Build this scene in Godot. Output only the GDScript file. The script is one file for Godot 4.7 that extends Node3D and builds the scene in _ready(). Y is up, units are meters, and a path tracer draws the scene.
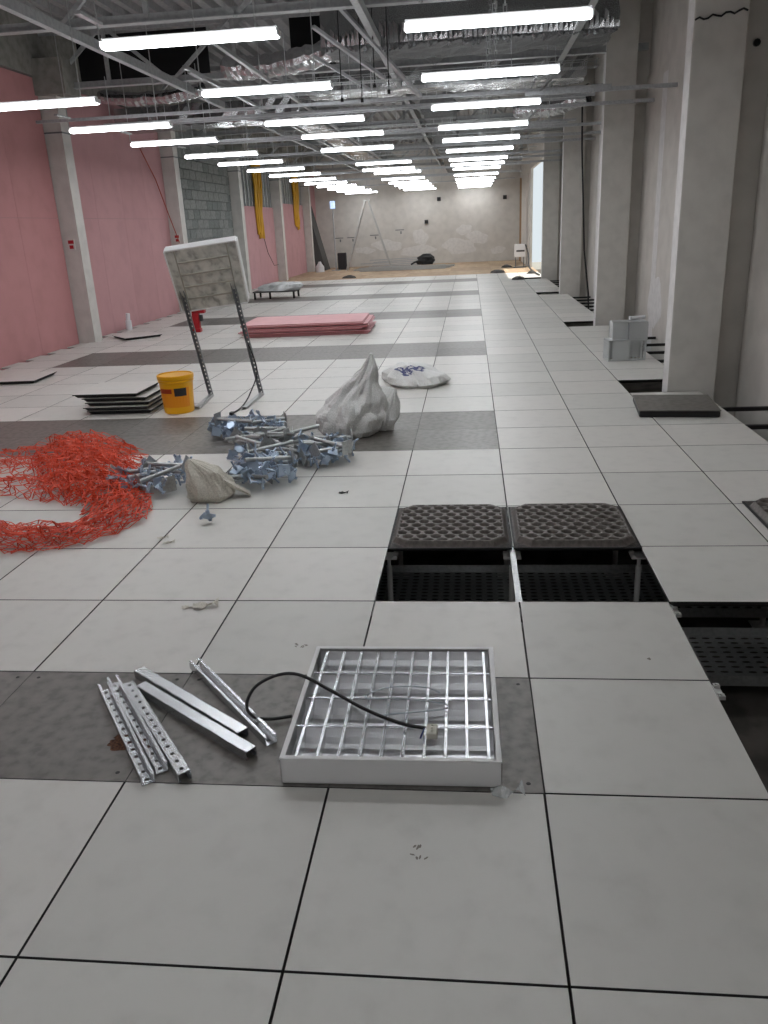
extends Node3D
# Long shop-fitting site: raised access floor, pink drywall on one side, rows of fluorescent battens.

# ---------------------------------------------------------------- shape builder
class Sh:
	var st := SurfaceTool.new()
	func _init():
		st.begin(Mesh.PRIMITIVE_TRIANGLES)
	func tri(a: Vector3, b: Vector3, c: Vector3):
		var n := (c - a).cross(b - a)
		if n.length_squared() < 1e-16:
			return
		n = n.normalized()
		for p in [a, b, c]:
			st.set_normal(n)
			st.add_vertex(p)
	func quad(a: Vector3, b: Vector3, c: Vector3, d: Vector3):
		tri(a, b, c)
		tri(a, c, d)
	func quad_from(a: Vector3, b: Vector3, c: Vector3, d: Vector3, inside: Vector3):
		var n := (c - a).cross(b - a)
		if n.dot((a + c) * 0.5 - inside) < 0:
			quad(a, d, c, b)
		else:
			quad(a, b, c, d)
	func hexa(p: Array):   # 8 corners: 0-3 bottom ring, 4-7 top ring
		var mid := Vector3.ZERO
		for q in p:
			mid += q / 8.0
		quad_from(p[0], p[1], p[2], p[3], mid)
		quad_from(p[4], p[5], p[6], p[7], mid)
		for k in 4:
			quad_from(p[k], p[(k + 1) % 4], p[4 + (k + 1) % 4], p[4 + k], mid)
	func box(c: Vector3, s: Vector3, b := Basis.IDENTITY):
		var h := s * 0.5
		var p := []
		for y in [-1, 1]:
			for q in [[-1, -1], [1, -1], [1, 1], [-1, 1]]:
				p.append(c + b * Vector3(h.x * q[0], h.y * y, h.z * q[1]))
		hexa(p)
	func bevel(c: Vector3, s: Vector3, e: float, b := Basis.IDENTITY):   # box with chamfered edges
		var h := s * 0.5
		var f := func(x: float, y: float, z: float) -> Vector3: return c + b * Vector3(x, y, z)
		for sgn in [-1.0, 1.0]:
			quad_from(f.call(sgn * h.x, -h.y + e, -h.z + e), f.call(sgn * h.x, h.y - e, -h.z + e), f.call(sgn * h.x, h.y - e, h.z - e), f.call(sgn * h.x, -h.y + e, h.z - e), c)
			quad_from(f.call(-h.x + e, sgn * h.y, -h.z + e), f.call(h.x - e, sgn * h.y, -h.z + e), f.call(h.x - e, sgn * h.y, h.z - e), f.call(-h.x + e, sgn * h.y, h.z - e), c)
			quad_from(f.call(-h.x + e, -h.y + e, sgn * h.z), f.call(h.x - e, -h.y + e, sgn * h.z), f.call(h.x - e, h.y - e, sgn * h.z), f.call(-h.x + e, h.y - e, sgn * h.z), c)
			for t in [-1.0, 1.0]:
				quad_from(f.call(-h.x + e, sgn * h.y, t * (h.z - e)), f.call(h.x - e, sgn * h.y, t * (h.z - e)), f.call(h.x - e, sgn * (h.y - e), t * h.z), f.call(-h.x + e, sgn * (h.y - e), t * h.z), c)
				quad_from(f.call(sgn * h.x, t * (h.y - e), -h.z + e), f.call(sgn * h.x, t * (h.y - e), h.z - e), f.call(sgn * (h.x - e), t * h.y, h.z - e), f.call(sgn * (h.x - e), t * h.y, -h.z + e), c)
				quad_from(f.call(sgn * h.x, -h.y + e, t * (h.z - e)), f.call(sgn * h.x, h.y - e, t * (h.z - e)), f.call(sgn * (h.x - e), h.y - e, t * h.z), f.call(sgn * (h.x - e), -h.y + e, t * h.z), c)
	func bar(a: Vector3, b: Vector3, w: float, t: float, up := Vector3.UP):   # straight bar of section w by t
		var d := (b - a)
		var z := d.normalized()
		var x := up.cross(z)
		if x.length() < 0.01:
			x = Vector3.RIGHT.cross(z)
		x = x.normalized()
		box((a + b) * 0.5, Vector3(w, t, d.length()), Basis(x, z.cross(x), z))
	func tube(pts: PackedVector3Array, r: float, seg := 6, r2 := -1.0):
		var n := pts.size()
		var rings := []
		var side := Vector3.UP
		for i in n:
			var d := (pts[mini(i + 1, n - 1)] - pts[maxi(i - 1, 0)]).normalized()
			if i == 0:
				side = Vector3.UP if absf(d.y) < 0.9 else Vector3.RIGHT
			side = (side - d * side.dot(d)).normalized()
			var o := d.cross(side)
			var rr := r if r2 < 0 else lerpf(r, r2, float(i) / (n - 1))
			var ring := []
			for k in seg:
				var a := TAU * k / seg
				ring.append([pts[i] + (side * cos(a) + o * sin(a)) * rr, side * cos(a) + o * sin(a)])
			rings.append(ring)
		for i in n - 1:
			for k in seg:
				var q := [rings[i][k], rings[i + 1][k], rings[i + 1][(k + 1) % seg], rings[i][(k + 1) % seg]]
				for t in [[0, 1, 2], [0, 2, 3]]:
					for v in t:
						st.set_normal(q[v][1])
						st.add_vertex(q[v][0])
		for e in [0, n - 1]:
			for k in seg:
				if e == 0:
					tri(pts[0], rings[0][k][0], rings[0][(k + 1) % seg][0])
				else:
					tri(pts[e], rings[e][(k + 1) % seg][0], rings[e][k][0])
	func lathe(prof: Array, seg: int, xf := Transform3D.IDENTITY):   # prof: Vector2(radius, height)
		for i in prof.size() - 1:
			var p: Vector2 = prof[i]
			var q: Vector2 = prof[i + 1]
			var m := (q - p)
			var n2 := Vector2(m.y, -m.x).normalized()
			for k in seg:
				var a := TAU * k / seg
				var b := TAU * (k + 1) / seg
				var v := [Vector3(p.x * cos(a), p.y, p.x * sin(a)), Vector3(p.x * cos(b), p.y, p.x * sin(b)), Vector3(q.x * cos(b), q.y, q.x * sin(b)), Vector3(q.x * cos(a), q.y, q.x * sin(a))]
				var nn := [Vector3(n2.x * cos(a), n2.y, n2.x * sin(a)), Vector3(n2.x * cos(b), n2.y, n2.x * sin(b))]
				for t in [[0, 1, 2], [0, 2, 3]]:
					for j in t:
						st.set_normal((xf.basis * nn[0 if j in [0, 3] else 1]).normalized())
						st.add_vertex(xf * v[j])
	func holes(o: Vector3, u: Vector3, w: Vector3, nu: int, nw: int, pu: float, pw: float, hu: float, hw: float, stagger := 0.0):
		# plate with real octagonal holes: nu by nw cells of pu by pw, hole half sizes hu, hw
		for i in nu:
			for j in nw:
				var c := o + u * (pu * (i + 0.5)) + w * (pw * (j + 0.5))
				var inner := []
				var outer := []
				for k in 8:
					var a := TAU * k / 8.0
					var ca := cos(a)
					var sa := sin(a)
					inner.append(c + u * (hu * ca) + w * (hw * sa))
					var m := maxf(absf(ca), absf(sa))
					outer.append(c + u * (pu * 0.5 * ca / m) + w * (pw * 0.5 * sa / m))
				for k in 8:
					quad(outer[k], outer[(k + 1) % 8], inner[(k + 1) % 8], inner[k])
	func mesh() -> ArrayMesh:
		return st.commit()

var M := {}
var rng := RandomNumberGenerator.new()
var used := {}

# ---------------------------------------------------------------- naming and parenting
func numbered(called: String) -> String:
	if not used.has(called):
		used[called] = 0
		return called
	used[called] += 1
	return "%s_%03d" % [called, used[called]]

func tag(o: Node3D, label: String, category := "", group := "", kind := "") -> Node3D:
	o.set_meta("label", label)
	if category != "":
		o.set_meta("category", category)
	if group != "":
		o.set_meta("group", group)
	if kind != "":
		o.set_meta("kind", kind)
	return o

func thing(called: String, label: String, category: String, at := Vector3.ZERO, turn := 0.0, group := "", kind := "") -> Node3D:
	var o := Node3D.new()
	o.name = numbered(called)
	add_child(o)
	o.position = at
	o.rotation.y = turn
	return tag(o, label, category, group, kind)

func put(parent: Node, called: String, m: Mesh, mat: Material, xf := Transform3D.IDENTITY) -> MeshInstance3D:
	var o := MeshInstance3D.new()
	o.name = called
	o.mesh = m
	o.material_override = mat
	o.transform = xf
	parent.add_child(o, true)
	return o

func part(parent: Node, called: String, s: Sh, mat: Material, xf := Transform3D.IDENTITY) -> MeshInstance3D:
	return put(parent, called, s.mesh(), mat, xf)

func single(called: String, s: Sh, mat: Material, label: String, category: String, xf := Transform3D.IDENTITY, group := "", kind := "") -> MeshInstance3D:
	var o := part(self, numbered(called), s, mat, xf)
	tag(o, label, category, group, kind)
	return o

func copy_of(o: Node3D, called: String, xf: Transform3D, label := "") -> Node3D:
	var c: Node3D = o.duplicate()
	c.name = numbered(called)
	add_child(c)
	c.transform = xf
	if label != "":
		c.set_meta("label", label)
	return c

# ---------------------------------------------------------------- materials
func noise_tex(seed_: int, freq: float, cols: Array, offs: Array, size := 512, normal := false, oct := 4, bump := 4.0) -> NoiseTexture2D:
	var n := FastNoiseLite.new()
	n.seed = seed_
	n.noise_type = FastNoiseLite.TYPE_SIMPLEX_SMOOTH
	n.frequency = freq
	n.fractal_octaves = oct
	var t := NoiseTexture2D.new()
	t.width = size
	t.height = size
	t.seamless = true
	t.noise = n
	if normal:
		t.as_normal_map = true
		t.bump_strength = bump
	else:
		var g := Gradient.new()
		g.offsets = PackedFloat32Array(offs)
		g.colors = PackedColorArray(cols)
		t.color_ramp = g
	return t

func mat(c: Color, rough := 0.7, metal := 0.0, tex: Texture2D = null, tile := 1.0, world := true, nrm: Texture2D = null, ns := 0.5) -> StandardMaterial3D:
	var m := StandardMaterial3D.new()
	m.albedo_color = c
	m.roughness = rough
	m.metallic = metal
	if tex != null:
		m.albedo_texture = tex
	if nrm != null:
		m.normal_enabled = true
		m.normal_texture = nrm
		m.normal_scale = ns
	if tex != null or nrm != null:
		m.uv1_triplanar = true
		m.uv1_world_triplanar = world
		m.uv1_scale = Vector3.ONE * tile
	return m

func g(v: float) -> Color:
	return Color(v, v, v)

func make_materials():
	var smudge := noise_tex(3, 0.012, [g(0.955), g(0.985), g(1.0), g(0.99)], [0.0, 0.3, 0.55, 1.0], 1024, false, 5)
	M.tile0 = mat(Color(0.80, 0.795, 0.775), 0.42, 0.0, smudge, 0.55)
	M.tile1 = mat(Color(0.785, 0.78, 0.76), 0.45, 0.0, smudge, 0.47)
	M.tile2 = mat(Color(0.815, 0.805, 0.785), 0.4, 0.0, smudge, 0.61)
	M.black_edge = mat(Color(0.10, 0.10, 0.10), 0.6)
	var blot := noise_tex(11, 0.02, [g(0.80), g(0.90), g(0.95), g(1.0)], [0.2, 0.42, 0.6, 0.9], 1024, false, 6)
	M.steel_panel0 = mat(Color(0.47, 0.455, 0.435), 0.4, 0.15, blot, 0.8)
	M.steel_panel1 = mat(Color(0.45, 0.435, 0.415), 0.42, 0.15, blot, 0.7)
	M.screw = mat(Color(0.12, 0.12, 0.12), 0.6)
	M.rust = mat(Color(0.42, 0.27, 0.18), 0.9, 0.0, noise_tex(5, 0.06, [g(0.6), g(1.0)], [0.3, 0.7], 256), 6.0)
	var slabn := noise_tex(21, 0.015, [g(0.7), g(0.9), g(1.0)], [0.2, 0.5, 0.9], 512, false, 5)
	M.slab = mat(Color(0.36, 0.34, 0.32), 0.95, 0.0, slabn, 0.5)
	M.pan = mat(Color(0.43, 0.405, 0.385), 0.5, 0.25, noise_tex(31, 0.03, [g(0.75), g(1.0)], [0.2, 0.8], 512), 2.0)
	M.black_steel = mat(Color(0.09, 0.085, 0.085), 0.55, 0.2)
	var zn := noise_tex(41, 0.03, [g(0.90), g(0.96), g(1.0)], [0.2, 0.5, 0.9], 512, false, 4)
	M.galv = mat(Color(0.72, 0.73, 0.73), 0.34, 0.75, zn, 2.5, false)
	M.galv_dull = mat(Color(0.72, 0.73, 0.74), 0.5, 0.4, zn, 1.3)
	M.galv_dark = mat(Color(0.46, 0.47, 0.48), 0.5, 0.4, zn, 1.3)
	M.zinc = mat(Color(0.68, 0.74, 0.81), 0.28, 0.7)
	M.bracket = mat(Color(0.82, 0.82, 0.81), 0.45, 0.2)
	M.rib = mat(Color(0.60, 0.59, 0.55), 0.7)
	M.bright_zinc = mat(Color(0.78, 0.79, 0.80), 0.27, 0.85)
	M.sheet = mat(Color(0.77, 0.785, 0.79), 0.32, 0.65)
	M.white_steel = mat(Color(0.86, 0.86, 0.86), 0.4)
	M.mirror = mat(Color(0.92, 0.925, 0.935), 0.38, 0.85)
	M.mirror.clearcoat_enabled = true
	M.mirror.clearcoat = 0.8
	M.mirror.clearcoat_roughness = 0.07
	M.satin = mat(Color(0.80, 0.805, 0.82), 0.25, 0.9)
	M.rubber = mat(Color(0.045, 0.045, 0.05), 0.5)
	M.grey_wire = mat(Color(0.72, 0.75, 0.78), 0.35)
	M.blue_wire = mat(Color(0.12, 0.2, 0.5), 0.4)
	M.plastic_block = mat(Color(0.80, 0.79, 0.74), 0.5)
	M.orange = mat(Color(0.84, 0.27, 0.12), 0.5)
	var weave := noise_tex(51, 0.05, [g(0.86), g(1.0)], [0.25, 0.7], 512, false, 4)
	M.sack = mat(Color(0.86, 0.86, 0.85), 0.38, 0.0, weave, 3.0)
	M.sack.backlight_enabled = true
	M.sack.backlight = Color(0.2, 0.2, 0.2)
	M.paper_bag = mat(Color(0.82, 0.80, 0.75), 0.6, 0.0, weave, 3.0)
	M.film = mat(Color(0.82, 0.83, 0.83), 0.25, 0.0, weave, 3.0)
	M.ink = mat(Color(0.17, 0.20, 0.42), 0.5)
	M.yellow = mat(Color(0.92, 0.67, 0.05), 0.35)
	M.label_red = mat(Color(0.62, 0.20, 0.08), 0.5)
	M.label_dark = mat(Color(0.16, 0.15, 0.16), 0.5)
	M.label_orange = mat(Color(0.90, 0.56, 0.06), 0.5)
	M.red = mat(Color(0.62, 0.06, 0.10), 0.45)
	var pinkn := noise_tex(61, 0.008, [g(0.96), g(0.985), g(1.0)], [0.2, 0.5, 0.9], 512, false, 4)
	M.pink0 = mat(Color(0.76, 0.58, 0.59), 0.85, 0.0, pinkn, 0.5)
	M.pink1 = mat(Color(0.75, 0.57, 0.58), 0.85, 0.0, pinkn, 0.44)
	M.pink2 = mat(Color(0.745, 0.53, 0.535), 0.85, 0.0, pinkn, 0.5)
	M.pink_edge = mat(Color(0.68, 0.42, 0.43), 0.9)
	M.pink_sheet = mat(Color(0.88, 0.70, 0.71), 0.85, 0.0, pinkn, 0.8)
	var plaster := noise_tex(71, 0.007, [g(0.955), g(0.98), g(1.0)], [0.25, 0.5, 0.8], 1024, false, 5)
	M.plaster = mat(Color(0.80, 0.785, 0.76), 0.85, 0.0, plaster, 0.35)
	M.column = mat(Color(0.78, 0.77, 0.745), 0.75, 0.0, plaster, 0.5)
	M.column_left = mat(Color(0.80, 0.785, 0.765), 0.6, 0.0, plaster, 0.5)
	M.compound_far = mat(Color(0.845, 0.835, 0.82), 0.85, 0.0, plaster, 0.9)
	M.compound = mat(Color(0.86, 0.855, 0.85), 0.85, 0.0, plaster, 0.9)
	var blockn := noise_tex(81, 0.03, [g(0.86), g(0.95), g(1.0)], [0.2, 0.5, 0.85], 512, false, 5)
	M.block0 = mat(Color(0.56, 0.57, 0.56), 0.95, 0.0, blockn, 0.8)
	M.block1 = mat(Color(0.50, 0.515, 0.51), 0.95, 0.0, blockn, 0.9)
	M.mortar = mat(Color(0.50, 0.505, 0.50), 0.95)
	M.concrete = mat(Color(0.58, 0.575, 0.55), 0.95, 0.0, blockn, 0.4)
	M.deck = mat(Color(0.62, 0.62, 0.62), 0.6, 0.1, zn, 0.8)
	M.steel_paint = mat(Color(0.66, 0.67, 0.67), 0.5, 0.2, zn, 0.9)
	M.void_black = mat(Color(0.05, 0.05, 0.055), 0.9)  # near-black colour standing in for shade in the roof void
	M.foil = mat(Color(0.78, 0.785, 0.79), 0.27, 0.95, zn, 3.0)
	M.wool = mat(Color(0.58, 0.59, 0.59), 0.95, 0.0, noise_tex(91, 0.08, [g(0.55), g(1.0)], [0.3, 0.75], 512), 2.0)
	M.ply = mat(Color(0.74, 0.645, 0.53), 0.75, 0.0, noise_tex(101, 0.012, [g(0.82), g(0.95), g(1.0)], [0.2, 0.5, 0.9], 512, false, 5), 0.5)
	M.ply2 = mat(Color(0.70, 0.60, 0.49), 0.75, 0.0, noise_tex(102, 0.012, [g(0.82), g(0.95), g(1.0)], [0.2, 0.5, 0.9], 512, false, 5), 0.5)
	M.timber = mat(Color(0.66, 0.54, 0.42), 0.7)
	M.cord_yellow = mat(Color(0.80, 0.60, 0.08), 0.6)
	M.dark_board = mat(Color(0.30, 0.295, 0.29), 0.75)
	M.aluminium = mat(Color(0.74, 0.74, 0.73), 0.35, 0.8)
	M.device_white = mat(Color(0.85, 0.85, 0.86), 0.4)
	M.dirty_back = mat(Color(0.78, 0.78, 0.75), 0.55, 0.1, noise_tex(111, 0.02, [g(0.66), g(0.90), g(1.0)], [0.2, 0.45, 0.75], 512, false, 4), 0.9, false)
	M.scrap_dark = mat(Color(0.10, 0.09, 0.08), 0.7)
	M.dirt = mat(Color(0.48, 0.46, 0.43), 0.9)
	M.lamp_glow = mat(Color(0.95, 0.95, 0.95), 0.4)
	M.lamp_glow.emission_enabled = true
	M.lamp_glow.emission = Color(0.97, 0.985, 1.0)
	M.lamp_glow.emission_energy_multiplier = LAMP_GLOW
	M.clear_film = mat(Color(0.9, 0.92, 0.92, 0.35), 0.12)
	M.clear_film.transparency = BaseMaterial3D.TRANSPARENCY_ALPHA

# ---------------------------------------------------------------- light levels and camera
const LAMP_GLOW := 16.0       # the diffusers as the eye sees them
const LAMP_ENERGY := 0.66    # light of each batten
const SKY := Color(0.90, 0.94, 0.96)
const ROOM_TOP := 4.4
const VOID := -0.42

func camera_and_light():
	var cam := Camera3D.new()
	cam.name = "camera"
	cam.fov = 64.625
	cam.near = 0.02
	cam.far = 200.0
	var ya := 0.115072438
	var pi := -0.339763968
	var ro := -0.0474113407
	var b := Basis(Vector3.UP, ya) * Basis(Vector3.RIGHT, pi) * Basis(Vector3.BACK, ro)
	cam.transform = Transform3D(b, Vector3(-0.189987, 1.488859, 1.266486))
	add_child(cam)
	cam.current = true
	var we := WorldEnvironment.new()
	we.name = "environment"
	var e := Environment.new()
	e.background_mode = Environment.BG_COLOR
	e.background_color = SKY
	e.background_energy_multiplier = 1.0
	e.tonemap_mode = Environment.TONE_MAPPER_LINEAR
	e.tonemap_exposure = 0.94
	e.sdfgi_enabled = true
	e.ssao_enabled = true
	e.ssil_enabled = true
	we.environment = e
	add_child(we)
	var sun := DirectionalLight3D.new()
	sun.name = "sun"
	sun.light_energy = 2.2
	sun.light_color = Color(1.0, 0.97, 0.92)
	sun.light_angular_distance = 0.6
	sun.shadow_enabled = true
	sun.look_at_from_position(Vector3(12, 33, -27), Vector3(0, 0, -24))
	add_child(sun)

# ---------------------------------------------------------------- raised floor
func is_strip(i: int, j: int) -> bool:
	return i >= -9 and i <= -1 and (j == 1 or (j >= 7 and (j % 7) < 2))

func panel_shape(w: float) -> Sh:   # the pan below the laminate, tapering down
	var s := Sh.new()
	var h := w * 0.5
	var p := []
	for r in [[0.0, h], [-0.006, h], [-0.009, h - 0.012], [-0.033, h - 0.032]]:
		p.append(r)
	for k in 3:
		var a: Array = p[k]
		var c: Array = p[k + 1]
		for q in [[-1, -1, 1, -1], [1, -1, 1, 1], [1, 1, -1, 1], [-1, 1, -1, -1]]:
			s.quad_from(Vector3(q[0] * a[1], a[0], q[1] * a[1]), Vector3(q[2] * a[1], a[0], q[3] * a[1]), Vector3(q[2] * c[1], c[0], q[3] * c[1]), Vector3(q[0] * c[1], c[0], q[1] * c[1]), Vector3(0, -0.015, 0))
	var l: float = p[3][1]
	s.quad(Vector3(-l, -0.033, -l), Vector3(-l, -0.033, l), Vector3(l, -0.033, l), Vector3(l, -0.033, -l))
	return s

func floor_mesh(w: float, e: float, top: Material) -> ArrayMesh:
	var s := Sh.new()     # laminate face with a fine chamfer
	var h := w * 0.5
	s.quad(Vector3(-h + e, 0, -h + e), Vector3(h - e, 0, -h + e), Vector3(h - e, 0, h - e), Vector3(-h + e, 0, h - e))
	var m := s.mesh()
	m.surface_set_material(0, top)
	var d := Sh.new()
	for q in [[-1, -1, 1, -1], [1, -1, 1, 1], [1, 1, -1, 1], [-1, 1, -1, -1]]:
		d.quad_from(Vector3(q[0] * (h - e), 0, q[1] * (h - e)), Vector3(q[2] * (h - e), 0, q[3] * (h - e)), Vector3(q[2] * h, -e * 0.7, q[3] * h), Vector3(q[0] * h, -e * 0.7, q[1] * h), Vector3(0, -0.02, 0))
		d.quad_from(Vector3(q[0] * h, -e * 0.7, q[1] * h), Vector3(q[2] * h, -e * 0.7, q[3] * h), Vector3(q[2] * h, -0.008, q[3] * h), Vector3(q[0] * h, -0.008, q[1] * h), Vector3(0, -0.02, 0))
		d.quad_from(Vector3(q[0] * h, -0.008, q[1] * h), Vector3(q[2] * h, -0.008, q[3] * h), Vector3(q[2] * (h - 0.025), -0.033, q[3] * (h - 0.025)), Vector3(q[0] * (h - 0.025), -0.033, q[1] * (h - 0.025)), Vector3(0, -0.02, 0))
	var l := h - 0.025
	d.quad(Vector3(-l, -0.033, -l), Vector3(-l, -0.033, l), Vector3(l, -0.033, l), Vector3(l, -0.033, -l))
	d.st.commit(m)
	m.surface_set_material(1, M.black_edge)
	return m

func pedestal(parent: Node3D, at: Vector3):
	var n := Node3D.new()
	n.name = "pedestal"
	parent.add_child(n, true)
	n.position = at
	var s := Sh.new()
	s.tube(PackedVector3Array([Vector3(0, VOID + 0.005, 0), Vector3(0, -0.10, 0)]), 0.014, 10)
	s.tube(PackedVector3Array([Vector3(0, -0.10, 0), Vector3(0, -0.05, 0)]), 0.009, 8)
	part(n, "stem", s, M.bracket)
	s = Sh.new()
	s.box(Vector3(0, -0.046, 0), Vector3(0.085, 0.006, 0.085))
	for q in [[-1, -1], [1, -1], [1, 1], [-1, 1]]:
		s.box(Vector3(q[0] * 0.032, -0.040, q[1] * 0.032), Vector3(0.02, 0.010, 0.02))
		s.tube(PackedVector3Array([Vector3(q[0] * 0.032, -0.036, q[1] * 0.032), Vector3(q[0] * 0.032, -0.031, q[1] * 0.032)]), 0.006, 6)
	part(n, "head", s, M.bracket)
	s = Sh.new()
	s.box(Vector3(0, VOID + 0.003, 0), Vector3(0.1, 0.006, 0.1))
	part(n, "base_plate", s, M.bracket)

func cable_tray(x0: float, x1: float, z0: float, z1: float, y: float):
	var t := thing("cable_tray", "perforated cable tray under the raised floor, below the %s" % ("pair of open cells" if z0 < -2.2 else "open cells beyond the stringer"), "cable tray", Vector3(0, y, 0))
	var s := Sh.new()
	var nu := int((x1 - x0) / 0.055)
	var nw := int((z1 - z0) / 0.04)
	s.holes(Vector3(x0, 0, z0), Vector3.RIGHT, Vector3.BACK, nu, nw, (x1 - x0) / nu, (z1 - z0) / nw, 0.018, 0.008)
	part(t, "perforated_bottom", s, M.galv)
	for z in [z0, z1]:
		s = Sh.new()
		s.box(Vector3((x0 + x1) * 0.5, 0.02, z), Vector3(x1 - x0, 0.045, 0.003))
		part(t, "side_rail", s, M.galv)

func build_floor():
	var f := thing("floor", "raised access floor of off-white square tiles with grey steel bands", "", Vector3.ZERO, 0.0, "", "structure")
	var white := [floor_mesh(0.5955, 0.0012, M.tile0), floor_mesh(0.5955, 0.0012, M.tile1), floor_mesh(0.5955, 0.0012, M.tile2)]
	var grey := [floor_mesh(0.5985, 0.0005, M.steel_panel0), floor_mesh(0.5985, 0.0005, M.steel_panel1)]
	rng.seed = 7
	var open := {"-1,3": 1, "0,3": 1, "1,1": 1, "1,2": 1, "2,10": 1, "2,18": 1, "2,27": 1, "2,35": 1, "2,1": 1, "2,2": 1}
	var n_tile := 0
	var far := []
	for j in range(0, 40):
		for i in range(-10, 3):
			if open.has("%d,%d" % [i, j]):
				continue
			var at := Vector3(i * 0.6 + 0.3, 0, -j * 0.6 - 0.3)
			var k := rng.randi() % 3
			if is_strip(i, j):
				at.y = -0.0005
				var o := put(f, "steel_panel", grey[k % 2], null, Transform3D(Basis.IDENTITY, at))
				o.material_override = null
				continue
			# what lies left of the frame in the first rows and the far end go into one part
			var hidden := at.x < -0.95 - (1.27 - at.z) * 0.62 or j < 0
			if hidden or n_tile >= 296:
				far.append([at, k])
				continue
			n_tile += 1
			var o2 := put(f, "floor_tile", white[k], null, Transform3D(Basis.IDENTITY, at))
			o2.material_override = null
	for j in range(-7, 0):
		for i in range(-10, 3):
			far.append([Vector3(i * 0.6 + 0.3, 0, -j * 0.6 - 0.3), 0])
	for kk in 3:
		var st := SurfaceTool.new()
		var st2 := SurfaceTool.new()
		var c := 0
		for q in far:
			if q[1] == kk:
				st.append_from(white[kk], 0, Transform3D(Basis.IDENTITY, q[0]))
				st2.append_from(white[kk], 1, Transform3D(Basis.IDENTITY, q[0]))
				c += 1
		if c == 0:
			continue
		var m := st.commit()
		m.surface_set_material(0, [M.tile0, M.tile1, M.tile2][kk])
		st2.commit(m)
		m.surface_set_material(1, M.black_edge)
		var o3 := put(f, "far_tiles", m, null)
		o3.material_override = null
		o3.set_meta("kind", "stuff")
	# screw heads at the corners of the nearest steel band
	for i in range(-4, 0):
		for q in [[0.04, 0.04], [0.56, 0.04], [0.04, 0.56], [0.56, 0.56]]:
			var s := Sh.new()
			s.lathe([Vector2(0, 0.0012), Vector2(0.006, 0.0008), Vector2(0.007, 0.0)], 8)
			part(f, "screw_head", s, M.screw, Transform3D(Basis.IDENTITY, Vector3(i * 0.6 + q[0], -0.0002, -0.6 - q[1])))
	# cut filler pieces along the pink wall, with gaps between them
	for k in range(4, 60):
		var s2 := Sh.new()
		var z := -k * 0.6 + 0.27
		if z < -23.6:
			break
		s2.box(Vector3(-6.07, -0.008, z), Vector3(0.128, 0.016, 0.40))
		part(f, "filler_strip", s2, M.tile1)
	# stringers around the open cells and across the open gap on the column side
	for q in [[Vector3(0, -0.016, -1.8), Vector3(0, -0.016, -2.4), 0.026]]:
		var s4 := Sh.new()
		s4.bar(q[0], q[1], q[2], q[2])
		part(f, "stringer", s4, M.galv)
	for k in range(4, 36):
		var z2 := -k * 0.6
		if k in [10, 11, 18, 19, 27, 28, 35]:
			continue
		var s5 := Sh.new()
		s5.box(Vector3(2.0, -0.03, z2), Vector3(0.36, 0.03, 0.035))
		part(f, "stringer", s5, M.black_steel)
	for q in [[-0.6, -2.4], [0, -2.4], [0.6, -2.4], [0.6, -1.8], [-0.6, -1.8], [0.0, -1.8], [0.6, -1.2], [0.6, -0.6], [1.2, -1.8], [1.2, -1.2], [1.2, -0.6], [-0.6, -3.0], [0.0, -3.0], [0.6, -3.0], [1.2, -2.4], [1.8, -4.8], [1.8, -5.4], [1.8, -4.2]]:
		pedestal(f, Vector3(q[0], 0, q[1]))
	var sl := Sh.new()
	sl.box(Vector3(-2.2, VOID - 0.1, -13.6), Vector3(9.6, 0.2, 38.0))
	single("floor", sl, M.slab, "dark concrete slab under the raised floor, seen in the openings", "", Transform3D.IDENTITY, "", "structure")
	cable_tray(-1.3, 2.15, -2.80, -2.28, -0.31)
	cable_tray(0.2, 2.15, -2.09, -1.68, -0.31)
	# boarded floor at the far end
	var w := thing("floor", "bare plywood sheets covering the far end of the floor", "", Vector3.ZERO, 0.0, "", "structure")
	for a in 6:
		for b in 4:
			var s6 := Sh.new()
			s6.box(Vector3(-6.15 + 1.33 * a + 0.665, -0.012, -24.0 - 2.05 * b - 1.02), Vector3(1.326, 0.02, 2.045))
			part(w, "plywood_sheet", s6, M.ply if (a + b) % 2 == 0 else M.ply2)

# ---------------------------------------------------------------- walls, columns, ceiling
const LEFT_COLS := [-10.78, -15.38, -20.05, -24.65, -29.4]
const RIGHT_COLS := [[1.53, -6.02], [1.61, -10.94], [1.645, -16.2], [1.69, -21.25]]

func boxpart(parent: Node, called: String, lo: Vector3, hi: Vector3, m: Material) -> MeshInstance3D:
	var s := Sh.new()
	s.box((lo + hi) * 0.5, hi - lo)
	return part(parent, called, s, m)

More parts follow.
